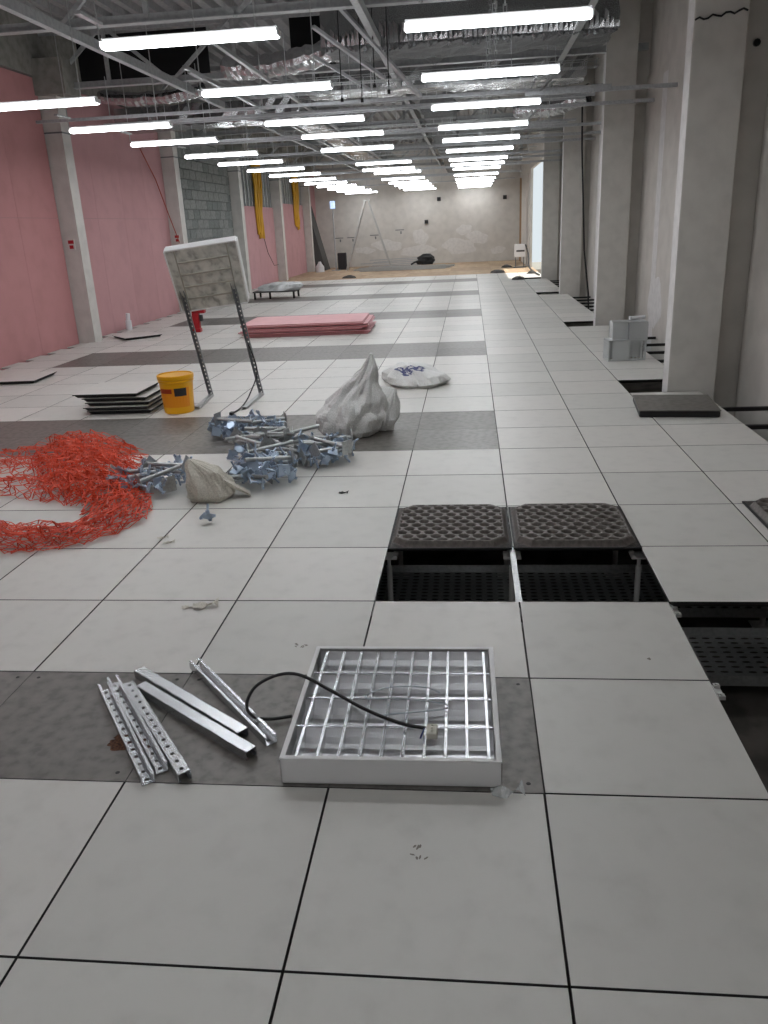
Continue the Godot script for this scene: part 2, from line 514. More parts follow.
func build_walls():
	var wl := thing("wall_left", "long side wall faced with pink drywall boards between grey-white columns", "", Vector3.ZERO, 0.0, "", "structure")
	boxpart(wl, "backing", Vector3(-6.45, VOID - 0.1, -32.3), Vector3(-6.20, ROOM_TOP + 0.2, 5.2), M.mortar)
	var bays := [[5.0, -10.76], [-11.02, -15.36], [-15.62, -20.03], [-20.29, -24.63], [-24.89, -29.38], [-29.64, -32.0]]
	for b in bays.size():
		var z0: float = bays[b][0]
		var z1: float = bays[b][1]
		if b == 2:   # bare concrete blocks
			var rows := 20
			for r in rows:
				var y := -0.4 + r * 0.2
				var z := z0 - (0.0 if r % 2 == 0 else 0.2)
				if r % 2 == 1:
					boxpart(wl, "concrete_block", Vector3(-6.21, y + 0.006, z0 - 0.19), Vector3(-6.15, y + 0.194, z0), M.block1)
				while z > z1 + 0.05:
					var ze := maxf(z - 0.39, z1)
					boxpart(wl, "concrete_block", Vector3(-6.21, y + 0.006, ze + 0.006), Vector3(-6.152 + rng.randf() * 0.006, y + 0.194, z), M.block0 if rng.randf() < 0.6 else M.block1)
					z -= 0.4
			continue
		var n := int(ceil((z0 - z1) / 1.2))
		var w := (z0 - z1) / n
		var tops := [[-0.38, 1.8], [1.803, 3.62]]
		if b == 3:
			tops = [[-0.38, 2.15]]
		elif b == 4:
			tops = [[-0.38, 2.3]]
		for k in n:
			for t in tops:
				boxpart(wl, "pink_board", Vector3(-6.165, t[0], z0 - w * (k + 1) + 0.0015), Vector3(-6.15, t[1], z0 - w * k - 0.0015), M.pink2 if b == 0 else (M.pink0 if (k + b) % 2 == 0 else M.pink1))
		if b == 3 or b == 4:
			for k in n * 3:
				var zz := z0 - (k + 0.5) * (z0 - z1) / (n * 3)
				boxpart(wl, "metal_stud", Vector3(-6.2, 2.1, zz - 0.03), Vector3(-6.166, 3.6, zz + 0.03), M.galv_dull)
	boxpart(wl, "concrete_beam", Vector3(-6.2, 3.64, -32.0), Vector3(-6.12, ROOM_TOP, 5.0), M.concrete)
	for z in LEFT_COLS:
		var c := thing("column", "grey-white steel-edged column standing against the pink wall", "", Vector3(0, 0, z), 0.0, "columns along the pink wall", "structure")
		boxpart(c, "shaft", Vector3(-6.19, -0.4, -0.26), Vector3(-5.90, 3.64, 0), M.column_left)
		boxpart(c, "capital", Vector3(-6.19, 3.4, -0.36), Vector3(-5.70, 3.85, 0.1), M.concrete)
		boxpart(c, "strap", Vector3(-6.19, 2.92, -0.27), Vector3(-5.89, 2.94, 0.01), M.galv_dark)
	# wall on the column side
	var wr := thing("wall_right", "unpainted drywall side wall set back between projecting columns", "", Vector3.ZERO, 0.0, "", "structure")
	boxpart(wr, "backing", Vector3(2.22, VOID - 0.1, -21.4), Vector3(2.4, ROOM_TOP + 0.2, 5.2), M.plaster)
	var prev := 5.0
	for b in 5:
		var z1: float = -21.4 if b == 4 else RIGHT_COLS[b][1] - 0.3 if b < 4 else -21.4
		if b < 4:
			z1 = RIGHT_COLS[b][1] - 0.28
		var n := maxi(1, int(round((prev - z1) / 1.2)))
		var w := (prev - z1) / n
		if b < 4:
			for k in n:
				boxpart(wr, "drywall_board", Vector3(2.2, -0.4, prev - w * (k + 1) + 0.001), Vector3(2.2185, 3.2, prev - w * k - 0.001), M.plaster)
				if k > 0:
					boxpart(wr, "joint_compound", Vector3(2.1985, -0.4, prev - w * k - 0.12 - 0.05 * (k % 2)), Vector3(2.2, 3.1, prev - w * k + 0.1), M.compound)
		prev = z1 - 0.2
	# smeared filler patches low on the boards
	rng.seed = 17
	for q in [[-7.2, 0.9, 0.5, 0.35], [-8.6, 0.6, 0.4, 0.5], [-5.0, 0.5, 0.5, 0.4], [-12.4, 1.2, 0.5, 0.4], [-9.9, 0.4, 0.4, 0.4]]:
		part(wr, "joint_compound", patch(q[2], q[3], 0.0012), M.compound, Transform3D(Basis(Vector3.UP, -PI / 2), Vector3(2.199, q[1], q[0])))
	for k in 4:
		var x: float = RIGHT_COLS[k][0]
		var z: float = RIGHT_COLS[k][1]
		var c := thing("column", "drywall-clad projecting column on the open-gap side of the floor", "", Vector3(0, 0, z), 0.0, "columns on the open-gap side", "structure")
		var s := Sh.new()
		s.bevel(Vector3(x + 0.2, 1.9, -0.1), Vector3(0.40, 4.8, 0.2), 0.004)
		part(c, "shaft", s, M.column)
		boxpart(c, "return_panel", Vector3(x + 0.39, -0.4, -0.5), Vector3(2.22, ROOM_TOP, -0.26), M.plaster)
		s = Sh.new()
		s.box(Vector3(x - 0.0015, 1.9, -0.1), Vector3(0.003, 4.8, 0.19))
		part(c, "white_edge", s, M.compound)
		s = Sh.new()
		var pts := PackedVector3Array()
		for q in 13:
			pts.append(Vector3(x + 0.004 + 0.032 * q, 2.86 + 0.012 * sin(q * 1.9) + q * 0.004, 0.006))
		s.tube(pts, 0.008, 5)
		if k == 0:
			part(c, "black_cable", s, M.rubber)
			s = Sh.new()
			s.tube(PackedVector3Array([Vector3(2.08, 2.72, -0.27), Vector3(2.08, 2.72, -0.235)]), 0.028, 10)
			part(c, "conduit_stub", s, M.rubber)
	# end of the side wall with the open doorway
	boxpart(wr, "return_wall", Vector3(1.72, VOID - 0.1, -21.6), Vector3(2.4, ROOM_TOP + 0.2, -21.4), M.plaster)
	boxpart(wr, "door_head", Vector3(1.72, 2.95, -26.4), Vector3(1.80, ROOM_TOP + 0.2, -21.6), M.plaster)
	boxpart(wr, "end_panel", Vector3(1.72, VOID - 0.1, -32.3), Vector3(1.80, ROOM_TOP + 0.2, -26.4), M.plaster)
	boxpart(wr, "sill", Vector3(1.72, VOID - 0.1, -26.4), Vector3(1.80, -0.02, -21.6), M.concrete)
	boxpart(wr, "timber_post", Vector3(1.66, 0, -31.2), Vector3(1.72, 2.9, -31.0), M.timber)
	boxpart(wr, "timber_post", Vector3(1.66, 0, -27.4), Vector3(1.72, 2.9, -27.32), M.column_left)
	var yard := Sh.new()
	yard.box(Vector3(7.0, -0.55, -24), Vector3(10.0, 0.2, 30))
	single("pavement", yard, M.concrete, "pale concrete yard outside the bright doorway", "", Transform3D.IDENTITY, "", "structure")
	# end walls
	var wf := thing("wall_far", "plain grey end wall with white filler patches near its foot", "", Vector3.ZERO, 0.0, "", "structure")
	boxpart(wf, "backing", Vector3(-6.4, VOID - 0.1, -32.3), Vector3(1.95, ROOM_TOP + 0.2, -32.0), M.plaster)
	rng.seed = 5
	for q in [[-3.4, 0.75, 1.3, 0.45], [-2.1, 1.0, 0.6, 0.7], [-2.2, 0.5, 1.6, 0.4], [-0.6, 0.6, 1.5, 0.6], [0.1, 0.9, 0.9, 0.5], [-0.4, 1.2, 0.6, 0.45], [0.9, 0.4, 0.6, 0.3], [-4.3, 0.6, 0.8, 0.3]]:
		part(wf, "filler_patch", patch(q[2] * 0.5, q[3] * 0.5, 0.002), M.compound_far, Transform3D(Basis.IDENTITY, Vector3(q[0], q[1], -32.0)))
	for q in [[-1.85, 1.55], [-1.35, 2.35], [1.15, 2.3]]:
		var s7 := Sh.new()
		s7.box(Vector3(q[0], q[1], -31.98), Vector3(0.14, 0.14, 0.06))
		part(wf, "junction_box", s7, M.rubber)
	for q in [[-5.3, 1.1], [-4.8, 1.1], [-3.9, 1.15], [-2.9, 1.3]]:
		var s8 := Sh.new()
		s8.box(Vector3(q[0], q[1], -31.995), Vector3(0.34, 0.03, 0.02))
		s8.box(Vector3(q[0] + 0.05, q[1] - 0.1, -31.995), Vector3(0.05, 0.1, 0.02))
		part(wf, "wall_bracket", s8, M.galv_dark)
	var wb := Sh.new()
	wb.box(Vector3(-2.1, 1.9, 5.15), Vector3(9.0, 5.2, 0.3))
	single("wall_back", wb, M.plaster, "plain wall closing the near end of the hall", "", Transform3D.IDENTITY, "", "structure")

func patch(rx: float, ry: float, t: float) -> Sh:   # thin irregular smear of filler, facing +z
	var s := Sh.new()
	var n := 18
	var p := []
	n = 36
	var ph := rng.randf() * 6.0
	for k in n:
		var a := TAU * k / n
		var r := 0.85 + 0.12 * sin(a * 2.0 + ph) + 0.08 * sin(a * 5.0 - ph * 2.0) + rng.randf() * 0.06
		p.append(Vector3(cos(a) * rx * r, sin(a) * ry * r, t))
	for k in n:
		var a: Vector3 = p[k]
		var b: Vector3 = p[(k + 1) % n]
		s.tri(Vector3(0, 0, t * 2), b, a)
		s.quad(a, b, Vector3(b.x, b.y, 0) * 1.03, Vector3(a.x, a.y, 0) * 1.03)
	return s

func build_ceiling():
	var c := thing("ceiling", "ribbed dark steel roof deck high above the lamps", "", Vector3.ZERO, 0.0, "", "structure")
	for k in 7:
		var s := Sh.new()
		var x0 := -6.3 + k * 1.25
		for r in 5:
			var x := x0 + r * 0.25
			var y := ROOM_TOP
			var pr := [Vector2(x, y), Vector2(x + 0.10, y), Vector2(x + 0.13, y - 0.08), Vector2(x + 0.22, y - 0.08), Vector2(x + 0.25, y)]
			for q in 4:
				s.quad_from(Vector3(pr[q].x, pr[q].y, 5.1), Vector3(pr[q + 1].x, pr[q + 1].y, 5.1), Vector3(pr[q + 1].x, pr[q + 1].y, -32.1), Vector3(pr[q].x, pr[q].y, -32.1), Vector3(x + 0.12, 9, -13))
		s.box(Vector3(x0 + 0.625, ROOM_TOP + 0.1, -13.5), Vector3(1.25, 0.1, 37.4))
		part(c, "deck_sheet", s, M.deck)
	var tz := [-7.7, -11.0, -14.3, -17.6, -20.9, -24.2, -27.5, -30.8]
	for k in tz.size():
		truss(tz[k], tz.size() - 1 - k)
	# purlins along the hall
	for x in [-4.15, -1.2, 1.0]:
		var s2 := Sh.new()
		s2.box(Vector3(x, 3.40, -18.6), Vector3(0.07, 0.012, 26.4))
		s2.box(Vector3(x + 0.03, 3.445, -18.6), Vector3(0.008, 0.09, 26.4))
		single("tie_beam", s2, M.steel_paint, "light steel angle running the length of the hall under the roof, above the %s" % {-4.15: "lamp row by the pink wall", -1.2: "gap between the middle and column-side lamp rows", 1.0: "column-side lamp row"}[x], "beam")

func truss(z: float, nth: int):
	var t := thing("roof_truss", "grey steel lattice truss crossing under the ribbed roof, %s from the end wall" % ORD[nth], "truss", Vector3(0, 0, z), 0.0, "roof trusses")
	var y0 := 3.5
	var y1 := 4.25
	for y in [y0, y1]:
		var s := Sh.new()
		s.box(Vector3(-2.0, y, 0), Vector3(8.3, 0.012, 0.11))
		s.box(Vector3(-2.0, y + (0.04 if y == y0 else -0.04), 0), Vector3(8.3, 0.08, 0.012))
		part(t, "bottom_chord" if y == y0 else "top_chord", s, M.steel_paint)
	var n := 9
	for k in n:
		var a := -6.1 + k * 8.2 / n
		var b := a + 8.2 / n
		var s := Sh.new()
		if k % 2 == 0:
			s.bar(Vector3(a, y0, 0.02), Vector3(b, y1, 0.02), 0.045, 0.045, Vector3.BACK)
		else:
			s.bar(Vector3(a, y1, 0.02), Vector3(b, y0, 0.02), 0.045, 0.045, Vector3.BACK)
		part(t, "diagonal", s, M.steel_paint)
		if k % 2 == 1:
			s = Sh.new()
			s.bar(Vector3(a, y0, 0), Vector3(a, y1, 0), 0.05, 0.04, Vector3.BACK)
			part(t, "post", s, M.steel_paint)

func crinkled_box(lo: Vector3, hi: Vector3, step: float, amp: float, seed_: int) -> Sh:   # foil-wrapped duct: uneven faceted skin
	var n := FastNoiseLite.new()
	n.seed = seed_
	n.frequency = 3.0
	n.fractal_octaves = 3
	var s := Sh.new()
	var mid := (lo + hi) * 0.5
	var d := hi - lo
	var pt := func(p: Vector3) -> Vector3:
		return p + Vector3(n.get_noise_3dv(p), n.get_noise_3dv(p + Vector3(9, 0, 0)), n.get_noise_3dv(p + Vector3(0, 9, 0))) * amp
	for ax in 3:
		var u := (ax + 1) % 3
		var v := (ax + 2) % 3
		var nu := maxi(1, int(d[u] / step))
		var nv := maxi(1, int(d[v] / step))
		for sg in [0, 1]:
			for i in nu:
				for j in nv:
					var q := []
					for e in [[0, 0], [1, 0], [1, 1], [0, 1]]:
						var p := lo
						p[ax] = hi[ax] if sg == 1 else lo[ax]
						p[u] = lo[u] + d[u] * (i + e[0]) / nu
						p[v] = lo[v] + d[v] * (j + e[1]) / nv
						q.append(pt.call(p))
					s.quad_from(q[0], q[1], q[2], q[3], mid)
	return s

func crinkled_tube(a: Vector3, b: Vector3, r: float, seed_: int) -> Sh:
	var n := FastNoiseLite.new()
	n.seed = seed_
	n.frequency = 4.0
	var s := Sh.new()
	var d := (b - a)
	var steps := int(d.length() / 0.05)
	var z := d.normalized()
	var x := Vector3.UP.cross(z).normalized()
	var y := z.cross(x)
	for i in steps:
		for k in 14:
			var q := []
			for e in [[0, 0], [1, 0], [1, 1], [0, 1]]:
				var ii: int = i + e[0]
				var an: float = TAU * ((k + e[1]) % 14) / 14.0
				var rr := r * (1.0 + 0.07 * (ii % 2)) 
				var p: Vector3 = a + d * ii / steps + (x * cos(an) + y * sin(an)) * rr
				p += Vector3(n.get_noise_3dv(p), n.get_noise_3dv(p * 1.3), 0) * r * 0.3 + Vector3.DOWN * 0.06 * sin(PI * ii / steps)
				q.append(p)
			s.quad_from(q[0], q[1], q[2], q[3], a + d * (i + 0.5) / steps)
	return s

func build_services():
	rng.seed = 99
	# ducts
	var D := [
		["air_duct", Vector3(-1.85, 3.42, -10.1), Vector3(1.45, 4.0, -9.1), "wool", 0.05, "wide grey insulated duct crossing above the second pair of lamps"],
		["air_duct", Vector3(-2.6, 3.38, -12.7), Vector3(1.5, 3.8, -12.0), "foil", 0.05, "foil-wrapped duct crossing just behind the grey insulated duct"],
		["air_duct", Vector3(-6.0, 3.18, -13.6), Vector3(-2.9, 3.5, -13.0), "foil", 0.04, "foil-wrapped branch duct reaching out from the pink wall"],
		["air_duct", Vector3(-3.35, 3.3, -31.0), Vector3(-2.85, 3.8, -14.0), "foil", 0.05, "long foil-wrapped duct between the pink-side and middle lamp rows"],
		["air_duct", Vector3(-0.95, 3.2, -31.0), Vector3(-0.45, 3.6, -13.2), "wool", 0.05, "long grey insulated duct between the middle and column-side lamp rows"],
	]
	for q in D:
		single(q[0], crinkled_box(q[1], q[2], 0.12, q[4], hash(q[5]) % 1000), M[q[3]], q[5], "duct")
	# torn foil hanging at the lower edge of the big duct
	var fs := Sh.new()
	for k in 60:
		var x := -1.85 + 3.3 * k / 60.0
		var h := 0.05 + rng.randf() * 0.14
		var z := -9.06 + rng.randf() * 0.05
		fs.quad(Vector3(x, 3.42, z), Vector3(x + 0.06, 3.42, z + 0.015), Vector3(x + 0.055, 3.42 - h * 0.4, z + 0.05), Vector3(x + 0.004, 3.42 - h * 0.5, z + 0.02))
		fs.quad(Vector3(x, 3.42, z), Vector3(x + 0.06, 3.42, z + 0.015), Vector3(x + 0.05, 3.42 + h, z + 0.03), Vector3(x + 0.01, 3.42 + h * 1.3, z + 0.01))
	single("foil_skirt", fs, M.foil, "torn silver foil edging along the bottom of the grey insulated duct", "foil")
	single("flexible_duct", crinkled_tube(Vector3(-3.3, 3.5, -10.3), Vector3(-1.75, 3.55, -9.8), 0.13, 4), M.foil, "crumpled silver flexible duct joining the grey insulated duct", "duct")
	single("flexible_duct", crinkled_tube(Vector3(-5.6, 3.46, -11.6), Vector3(-4.0, 3.46, -11.5), 0.09, 8), M.foil, "thin crumpled flexible duct near the pink wall's first column", "duct")
	single("flexible_duct", crinkled_tube(Vector3(0.6, 3.2, -13.8), Vector3(1.7, 3.3, -13.2), 0.14, 12), M.foil, "silver flexible duct turning towards the column side", "duct")
	# black sheets added behind a truss to stand in for the dark roof void
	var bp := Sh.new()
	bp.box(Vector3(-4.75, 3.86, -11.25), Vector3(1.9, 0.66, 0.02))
	single("added_void_sheet", bp, M.void_black, "added black sheet standing in for the dark roof void above the pink wall", "panel")
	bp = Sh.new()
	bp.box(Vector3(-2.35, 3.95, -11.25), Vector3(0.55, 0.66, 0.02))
	single("added_void_sheet", bp, M.void_black, "small added black sheet standing in for the dark roof void beside the insulated duct", "panel")
	# wire cable baskets crossing the hall
	var wb := [[-2.6, 0.75, -8.25, 2.84], [-2.6, 1.35, -9.9, 3.16], [-2.6, 1.4, -11.6, 3.18], [-2.6, 1.4, -14.0, 3.08], [-2.6, 1.4, -16.0, 3.08], [-2.6, 1.4, -19.9, 3.08]]
	for bi in wb.size():
		var q: Array = wb[bi]
		var t := thing("cable_basket", "narrow wire cable basket hung across the hall above the lamps, %s from the end wall" % ORD[wb.size() - 1 - bi], "cable tray", Vector3(0, q[3], q[2]), 0.0, "wire cable baskets")
		var s := Sh.new()
		for e in [[0.0, 0.0], [0.075, 0.0], [0.0, 0.15], [0.075, 0.15], [0.0, 0.075]]:
			s.box(Vector3((q[0] + q[1]) * 0.5, e[0], e[1]), Vector3(q[1] - q[0], 0.006, 0.006))
		part(t, "rail", s, M.galv)
		s = Sh.new()
		var x: float = q[0]
		while x < q[1]:
			s.box(Vector3(x, 0.037, 0), Vector3(0.005, 0.075, 0.005))
			s.box(Vector3(x, 0.037, 0.15), Vector3(0.005, 0.075, 0.005))
			s.box(Vector3(x, 0, 0.075), Vector3(0.005, 0.005, 0.15))
			x += 0.14
		part(t, "wire_rungs", s, M.galv).set_meta("kind", "stuff")
		for xx in [q[0] + 0.5, q[1] - 0.5]:
			s = Sh.new()
			s.box(Vector3(xx, (3.42 - q[3]) * 0.5, 0.075), Vector3(0.008, 3.42 - q[3], 0.008))
			part(t, "hanger_rod", s, M.galv_dull)
	# furring channels across the hall
	var zz := -9.7
	var k := 0
	while zz > -31.5:
		for lz in [-30.0, -30.9, -10.93, -12.8, -14.84, -17.1, -18.65, -21.3, -23.0, -25.3, -27.3, -29.4, -31.4, -11.67, -13.3, -17.7, -18.85, -23.2, -25.4, -29.2, -31.2, -10.53, -12.78, -14.65, -16.74, -18.72, -21.0, -25.0, -27.0, -29.0, -31.0]:
			if absf(zz - lz) < 0.13:
				zz = lz - 0.16
		var y := 2.92 + 0.09 * (k % 3)
		var x0 := -5.7 + 1.1 * rng.randf() * (k % 2)
		var x1 := 1.5
		var t2 := thing("ceiling_channel", "thin galvanised ceiling channel hung across the hall, %s in order towards the end wall" % (ORD[k] if k > 0 else "first"), "channel", Vector3(0, y, zz), 0.0, "galvanised ceiling channels")
		var s2 := Sh.new()
		s2.box(Vector3((x0 + x1) * 0.5, 0, 0), Vector3(x1 - x0, 0.004, 0.045))
		s2.box(Vector3((x0 + x1) * 0.5, 0.015, 0.022), Vector3(x1 - x0, 0.034, 0.003))
		s2.box(Vector3((x0 + x1) * 0.5, 0.015, -0.022), Vector3(x1 - x0, 0.034, 0.003))
		part(t2, "channel", s2, M.galv_dull)
		for xx in [-5.0, -3.9, -1.5, 0.5]:
			var s3 := Sh.new()
			var x: float = xx + rng.randf() * 0.3
			s3.box(Vector3(x, (3.40 - y) * 0.5, 0), Vector3(0.007, 3.40 - y, 0.007))
			part(t2, "hanger_rod", s3, M.galv_dull)
		zz -= 0.95 + 0.5 * rng.randf()
		k += 1
	# strut rails along the lamp rows
	for q in [[-2.75, 3.30, -7.5, "middle"], [-3.45, 3.30, -9.0, "pink-wall"], [0.78, 3.30, -10.6, "column-side"]]:
		var t3 := thing("strut_rail", "galvanised strut rail running along the %s lamp row" % q[3], "rail", Vector3(q[0], q[1], 0))
		var s4 := Sh.new()
		s4.box(Vector3(0, 0, (q[2] - 31.0) * 0.5), Vector3(0.042, 0.004, 31.0 + q[2]))
		s4.box(Vector3(0.02, 0.018, (q[2] - 31.0) * 0.5), Vector3(0.003, 0.038, 31.0 + q[2]))
		s4.box(Vector3(-0.02, 0.018, (q[2] - 31.0) * 0.5), Vector3(0.003, 0.038, 31.0 + q[2]))
		part(t3, "channel", s4, M.galv)
		var z: float = q[2] - 0.4
		while z > -31:
			var s5 := Sh.new()
			s5.box(Vector3(0, (3.42 - q[1]) * 0.5, z), Vector3(0.008, 3.42 - q[1], 0.008))
			part(t3, "hanger_rod", s5, M.galv)
			z -= 2.0
	# drywall framing tracks sticking out from the columns
	var ay := [[-9.4, 2.84], [-10.65, 2.84], [-12.9, 2.82], [-14.6, 2.84], [-15.8, 2.84], [-18.0, 2.82], [-19.6, 2.84], [-20.8, 2.8]]
	for ai in ay.size():
		var a: Array = ay[ai]
		var t4 := thing("stub_track", "short galvanised track sticking out from the column side, %s before the doorway" % ORD[ay.size() - 1 - ai], "channel", Vector3(0, a[1], a[0]), 0.0, "stub tracks on the column side")
		var s6 := Sh.new()
		s6.box(Vector3(1.33, 0, 0), Vector3(1.72, 0.004, 0.05))
		s6.box(Vector3(1.33, 0.02, 0.025), Vector3(1.72, 0.04, 0.003))
		part(t4, "track", s6, M.galv_dull)
		s6 = Sh.new()
		s6.bar(Vector3(0.62, 0.02, 0), Vector3(0.95, 0.36, -0.3), 0.03, 0.004)
		part(t4, "strap", s6, M.galv)
		s6 = Sh.new()
		s6.box(Vector3(0.75, -0.1, 0), Vector3(0.008, 0.5, 0.008))
		part(t4, "drop_rod", s6, M.galv)
	# sloping straps in view below the big duct
	for q in [[Vector3(-1.75, 3.42, -8.0), Vector3(-1.1, 3.0, -8.6), "leaning rod beside the grey insulated duct"], [Vector3(-1.5, 3.6, -7.9), Vector3(-0.75, 2.9, -9.3), "long angled strap hanging in front of the grey insulated duct"], [Vector3(-1.9, 3.3, -8.8), Vector3(-1.3, 2.95, -9.0), "bright short strap under the flexible duct"]]:
		var s7 := Sh.new()
		s7.bar(q[0], q[1], 0.045, 0.03)
		single("angled_strap", s7, M.galv_dull, q[2], "strap")
	for q in [[-1.55, -8.4, 2.78], [-1.32, -8.3, 2.75], [-1.2, -8.5, 2.9], [-1.02, -8.2, 2.8]]:
		var s8 := Sh.new()
		s8.tube(PackedVector3Array([Vector3(q[0], 4.32, q[1]), Vector3(q[0], q[2], q[1])]), 0.006, 5)
		s8.box(Vector3(q[0], q[2] + 0.01, q[1]), Vector3(0.03, 0.04, 0.03))
		single("hanging_cable", s8, M.rubber, "thin black cable hanging straight down below the grey insulated duct", "cable", Transform3D.IDENTITY, "cables under the duct")
	var s9 := Sh.new()
	s9.tube(PackedVector3Array([Vector3(1.76, 3.3, -14.5), Vector3(1.78, 2.6, -14.5), Vector3(1.83, 1.8, -14.52), Vector3(1.88, 0.9, -14.5), Vector3(1.98, 0.15, -14.5), Vector3(2.0, -0.2, -14.5)]), 0.016, 6)
	single("power_cable", s9, M.rubber, "thick black cable hanging from the ceiling down into the gap beside a column", "cable")
	s9 = Sh.new()
	s9.tube(PackedVector3Array([Vector3(-6.1, 3.0, -14.2), Vector3(-6.1, 2.5, -14.8), Vector3(-6.08, 1.9, -15.2), Vector3(-5.96, 1.35, -15.3)]), 0.009, 5)
	single("red_cable", s9, M.label_red, "thin reddish cable sloping down the pink wall", "cable")
	# yellow cord bundles
	for q in [[-22.7, 1.25, 3.3, "first bundle of yellow cables hanging over the pink wall, past the bare blocks"], [-28.0, 1.45, 3.2, "second bundle of yellow cables hanging over the pink wall, farther from the bare blocks"]]:
		var t5 := thing("cable_bundle", q[3], "cable", Vector3(-6.1, 0, q[0]))
		for c in 9:
			var s10 := Sh.new()
			var dz := -0.44 + c * 0.11
			var pts := PackedVector3Array()
			for e in 7:
				pts.append(Vector3(0.02 * sin(c * 2.3 + e), lerpf(q[2], q[1] + 0.25 * rng.randf(), e / 6.0), dz * (1.0 - 0.4 * e / 6.0) + 0.02 * sin(e * 1.7 + c)))
			s10.tube(pts, 0.03, 6)
			part(t5, "yellow_cable", s10, M.cord_yellow)
	s9 = Sh.new()
	s9.tube(PackedVector3Array([Vector3(-6.1, 1.4, -22.9), Vector3(-6.08, 0.9, -23.2), Vector3(-6.06, 0.5, -23.8), Vector3(-6.08, 0.5, -24.5)]), 0.008, 5)
	single("loose_wire", s9, M.rubber, "thin dark wire drooping below the first yellow cable bundle", "cable")

func chain(a: Vector3, b: Vector3) -> Sh:
	var s := Sh.new()
	var n := int(a.distance_to(b) / 0.045)
	for k in n:
		var c := a.lerp(b, (k + 0.5) / n)
		var ax := Vector3.RIGHT if k % 2 == 0 else Vector3.BACK
		for sg in [-1.0, 1.0]:
			s.box(c + ax * 0.011 * sg, Vector3(0.006, 0.05, 0.006))
		s.box(c + Vector3.UP * 0.025, Vector3(0.028, 0.006, 0.006) if k % 2 == 0 else Vector3(0.006, 0.006, 0.028))
		s.box(c - Vector3.UP * 0.025, Vector3(0.028, 0.006, 0.006) if k % 2 == 0 else Vector3(0.006, 0.006, 0.028))
	return s

func batten(at: Vector3, row: String, hung: int, nth: int):
	var t := thing("fluorescent_batten", "lit white fluorescent batten in the %s row, %s from the end wall" % [row, ORD[nth]], "lamp", at, 0.0, "%s lamp row" % row)
	var s := Sh.new()
	s.bevel(Vector3(0, 0.045, 0), Vector3(1.20, 0.03, 0.06), 0.004)
	part(t, "housing", s, M.white_steel)
	s = Sh.new()
	# wrap-round diffuser: narrow flat bottom, bulged sides, closed to the housing above
	var pf := [Vector2(-0.028, 0.034), Vector2(-0.054, 0.018), Vector2(-0.052, 0.004), Vector2(-0.034, -0.006), Vector2(0.034, -0.006), Vector2(0.052, 0.004), Vector2(0.054, 0.018), Vector2(0.028, 0.034)]
	for q in pf.size():
		var a0: Vector2 = pf[q]
		var a1: Vector2 = pf[(q + 1) % pf.size()]
		s.quad_from(Vector3(-0.595, a0.y, a0.x), Vector3(0.595, a0.y, a0.x), Vector3(0.595, a1.y, a1.x), Vector3(-0.595, a1.y, a1.x), Vector3(0, 0.008, 0))
	for x in [-0.595, 0.595]:
		for q in range(1, pf.size() - 1):
			s.quad_from(Vector3(x, pf[0].y, pf[0].x), Vector3(x, pf[q].y, pf[q].x), Vector3(x, pf[q + 1].y, pf[q + 1].x), Vector3(x, pf[0].y, pf[0].x), Vector3(0, 0.008, 0))
	part(t, "lamp_diffuser", s, M.lamp_glow)
	for x in [-0.605, 0.605]:
		s = Sh.new()
		s.box(Vector3(x, 0.02, 0), Vector3(0.012, 0.036, 0.11))
		part(t, "end_cap", s, M.white_steel)
	if hung == 0:
		part(t, "chain", chain(Vector3(0.05, 0.06, 0), Vector3(0.05, 4.32 - at.y, 0)), M.galv)
		part(t, "chain", chain(Vector3(-0.02, 0.06, 0.03), Vector3(-0.02, 0.42, 0.03)), M.galv)
	else:
		for x in [-0.62, 0.45]:
			s = Sh.new()
			s.box(Vector3(x, (4.32 - at.y) * 0.5 + 0.03, 0), Vector3(0.008, 4.26 - at.y, 0.008))
			part(t, "hanger_rod", s, M.galv)
		s = Sh.new()
		s.box(Vector3(-0.62, 0.16, 0.12), Vector3(0.04, 0.02, 0.34))
		part(t, "bracket", s, M.galv)
	var a := AreaLight3D.new()
	a.name = "tube_light"
	a.area_size = Vector2(1.16, 0.07)
	a.light_energy = LAMP_ENERGY
	a.light_color = Color(0.985, 0.99, 1.0)
	a.shadow_enabled = true
	a.area_range = 40.0
	a.position = Vector3(0, -0.010, 0)
	a.rotation.x = -PI / 2
	t.add_child(a)

const ORD := ["nearest", "second", "third", "fourth", "fifth", "sixth", "seventh", "eighth", "ninth", "tenth", "eleventh", "twelfth", "thirteenth", "fourteenth", "fifteenth", "sixteenth", "seventeenth", "eighteenth", "nineteenth", "twentieth", "twenty-first", "twenty-second", "twenty-third", "twenty-fourth"]

func build_lamps():
	var rows := [
		["column-side", 0.0, 2.69, 0, [1.4, -2.8, -4.8, -6.82, -8.83, -10.93, -12.8, -14.84, -17.1, -18.65, -21.3, -23.0, -25.3, -27.3, -29.4, -31.4]],
		["middle", -2.03, 2.69, 1, [1.4, -2.8, -4.7, -6.89, -9.34, -11.67, -13.3, -17.7, -18.85, -21.3, -23.2, -25.4, -27.3, -29.2, -31.2]],
		["pink-wall", -4.2, 2.67, 1, [1.4, -2.75, -4.75, -6.75, -8.71, -10.53, -12.78, -14.65, -16.74, -18.72, -21.0, -23.0, -25.0, -27.0, -29.0, -31.0]],
	]
	for r in rows:
		var zs: Array = r[4]
		for k in zs.size():
			var z: float = zs[k]
			var y: float = r[2] + (0.06 if z in [-21.3, -11.67, -17.7] else 0.0)
			batten(Vector3(r[1], y, z), r[0], r[3], zs.size() - 1 - k)

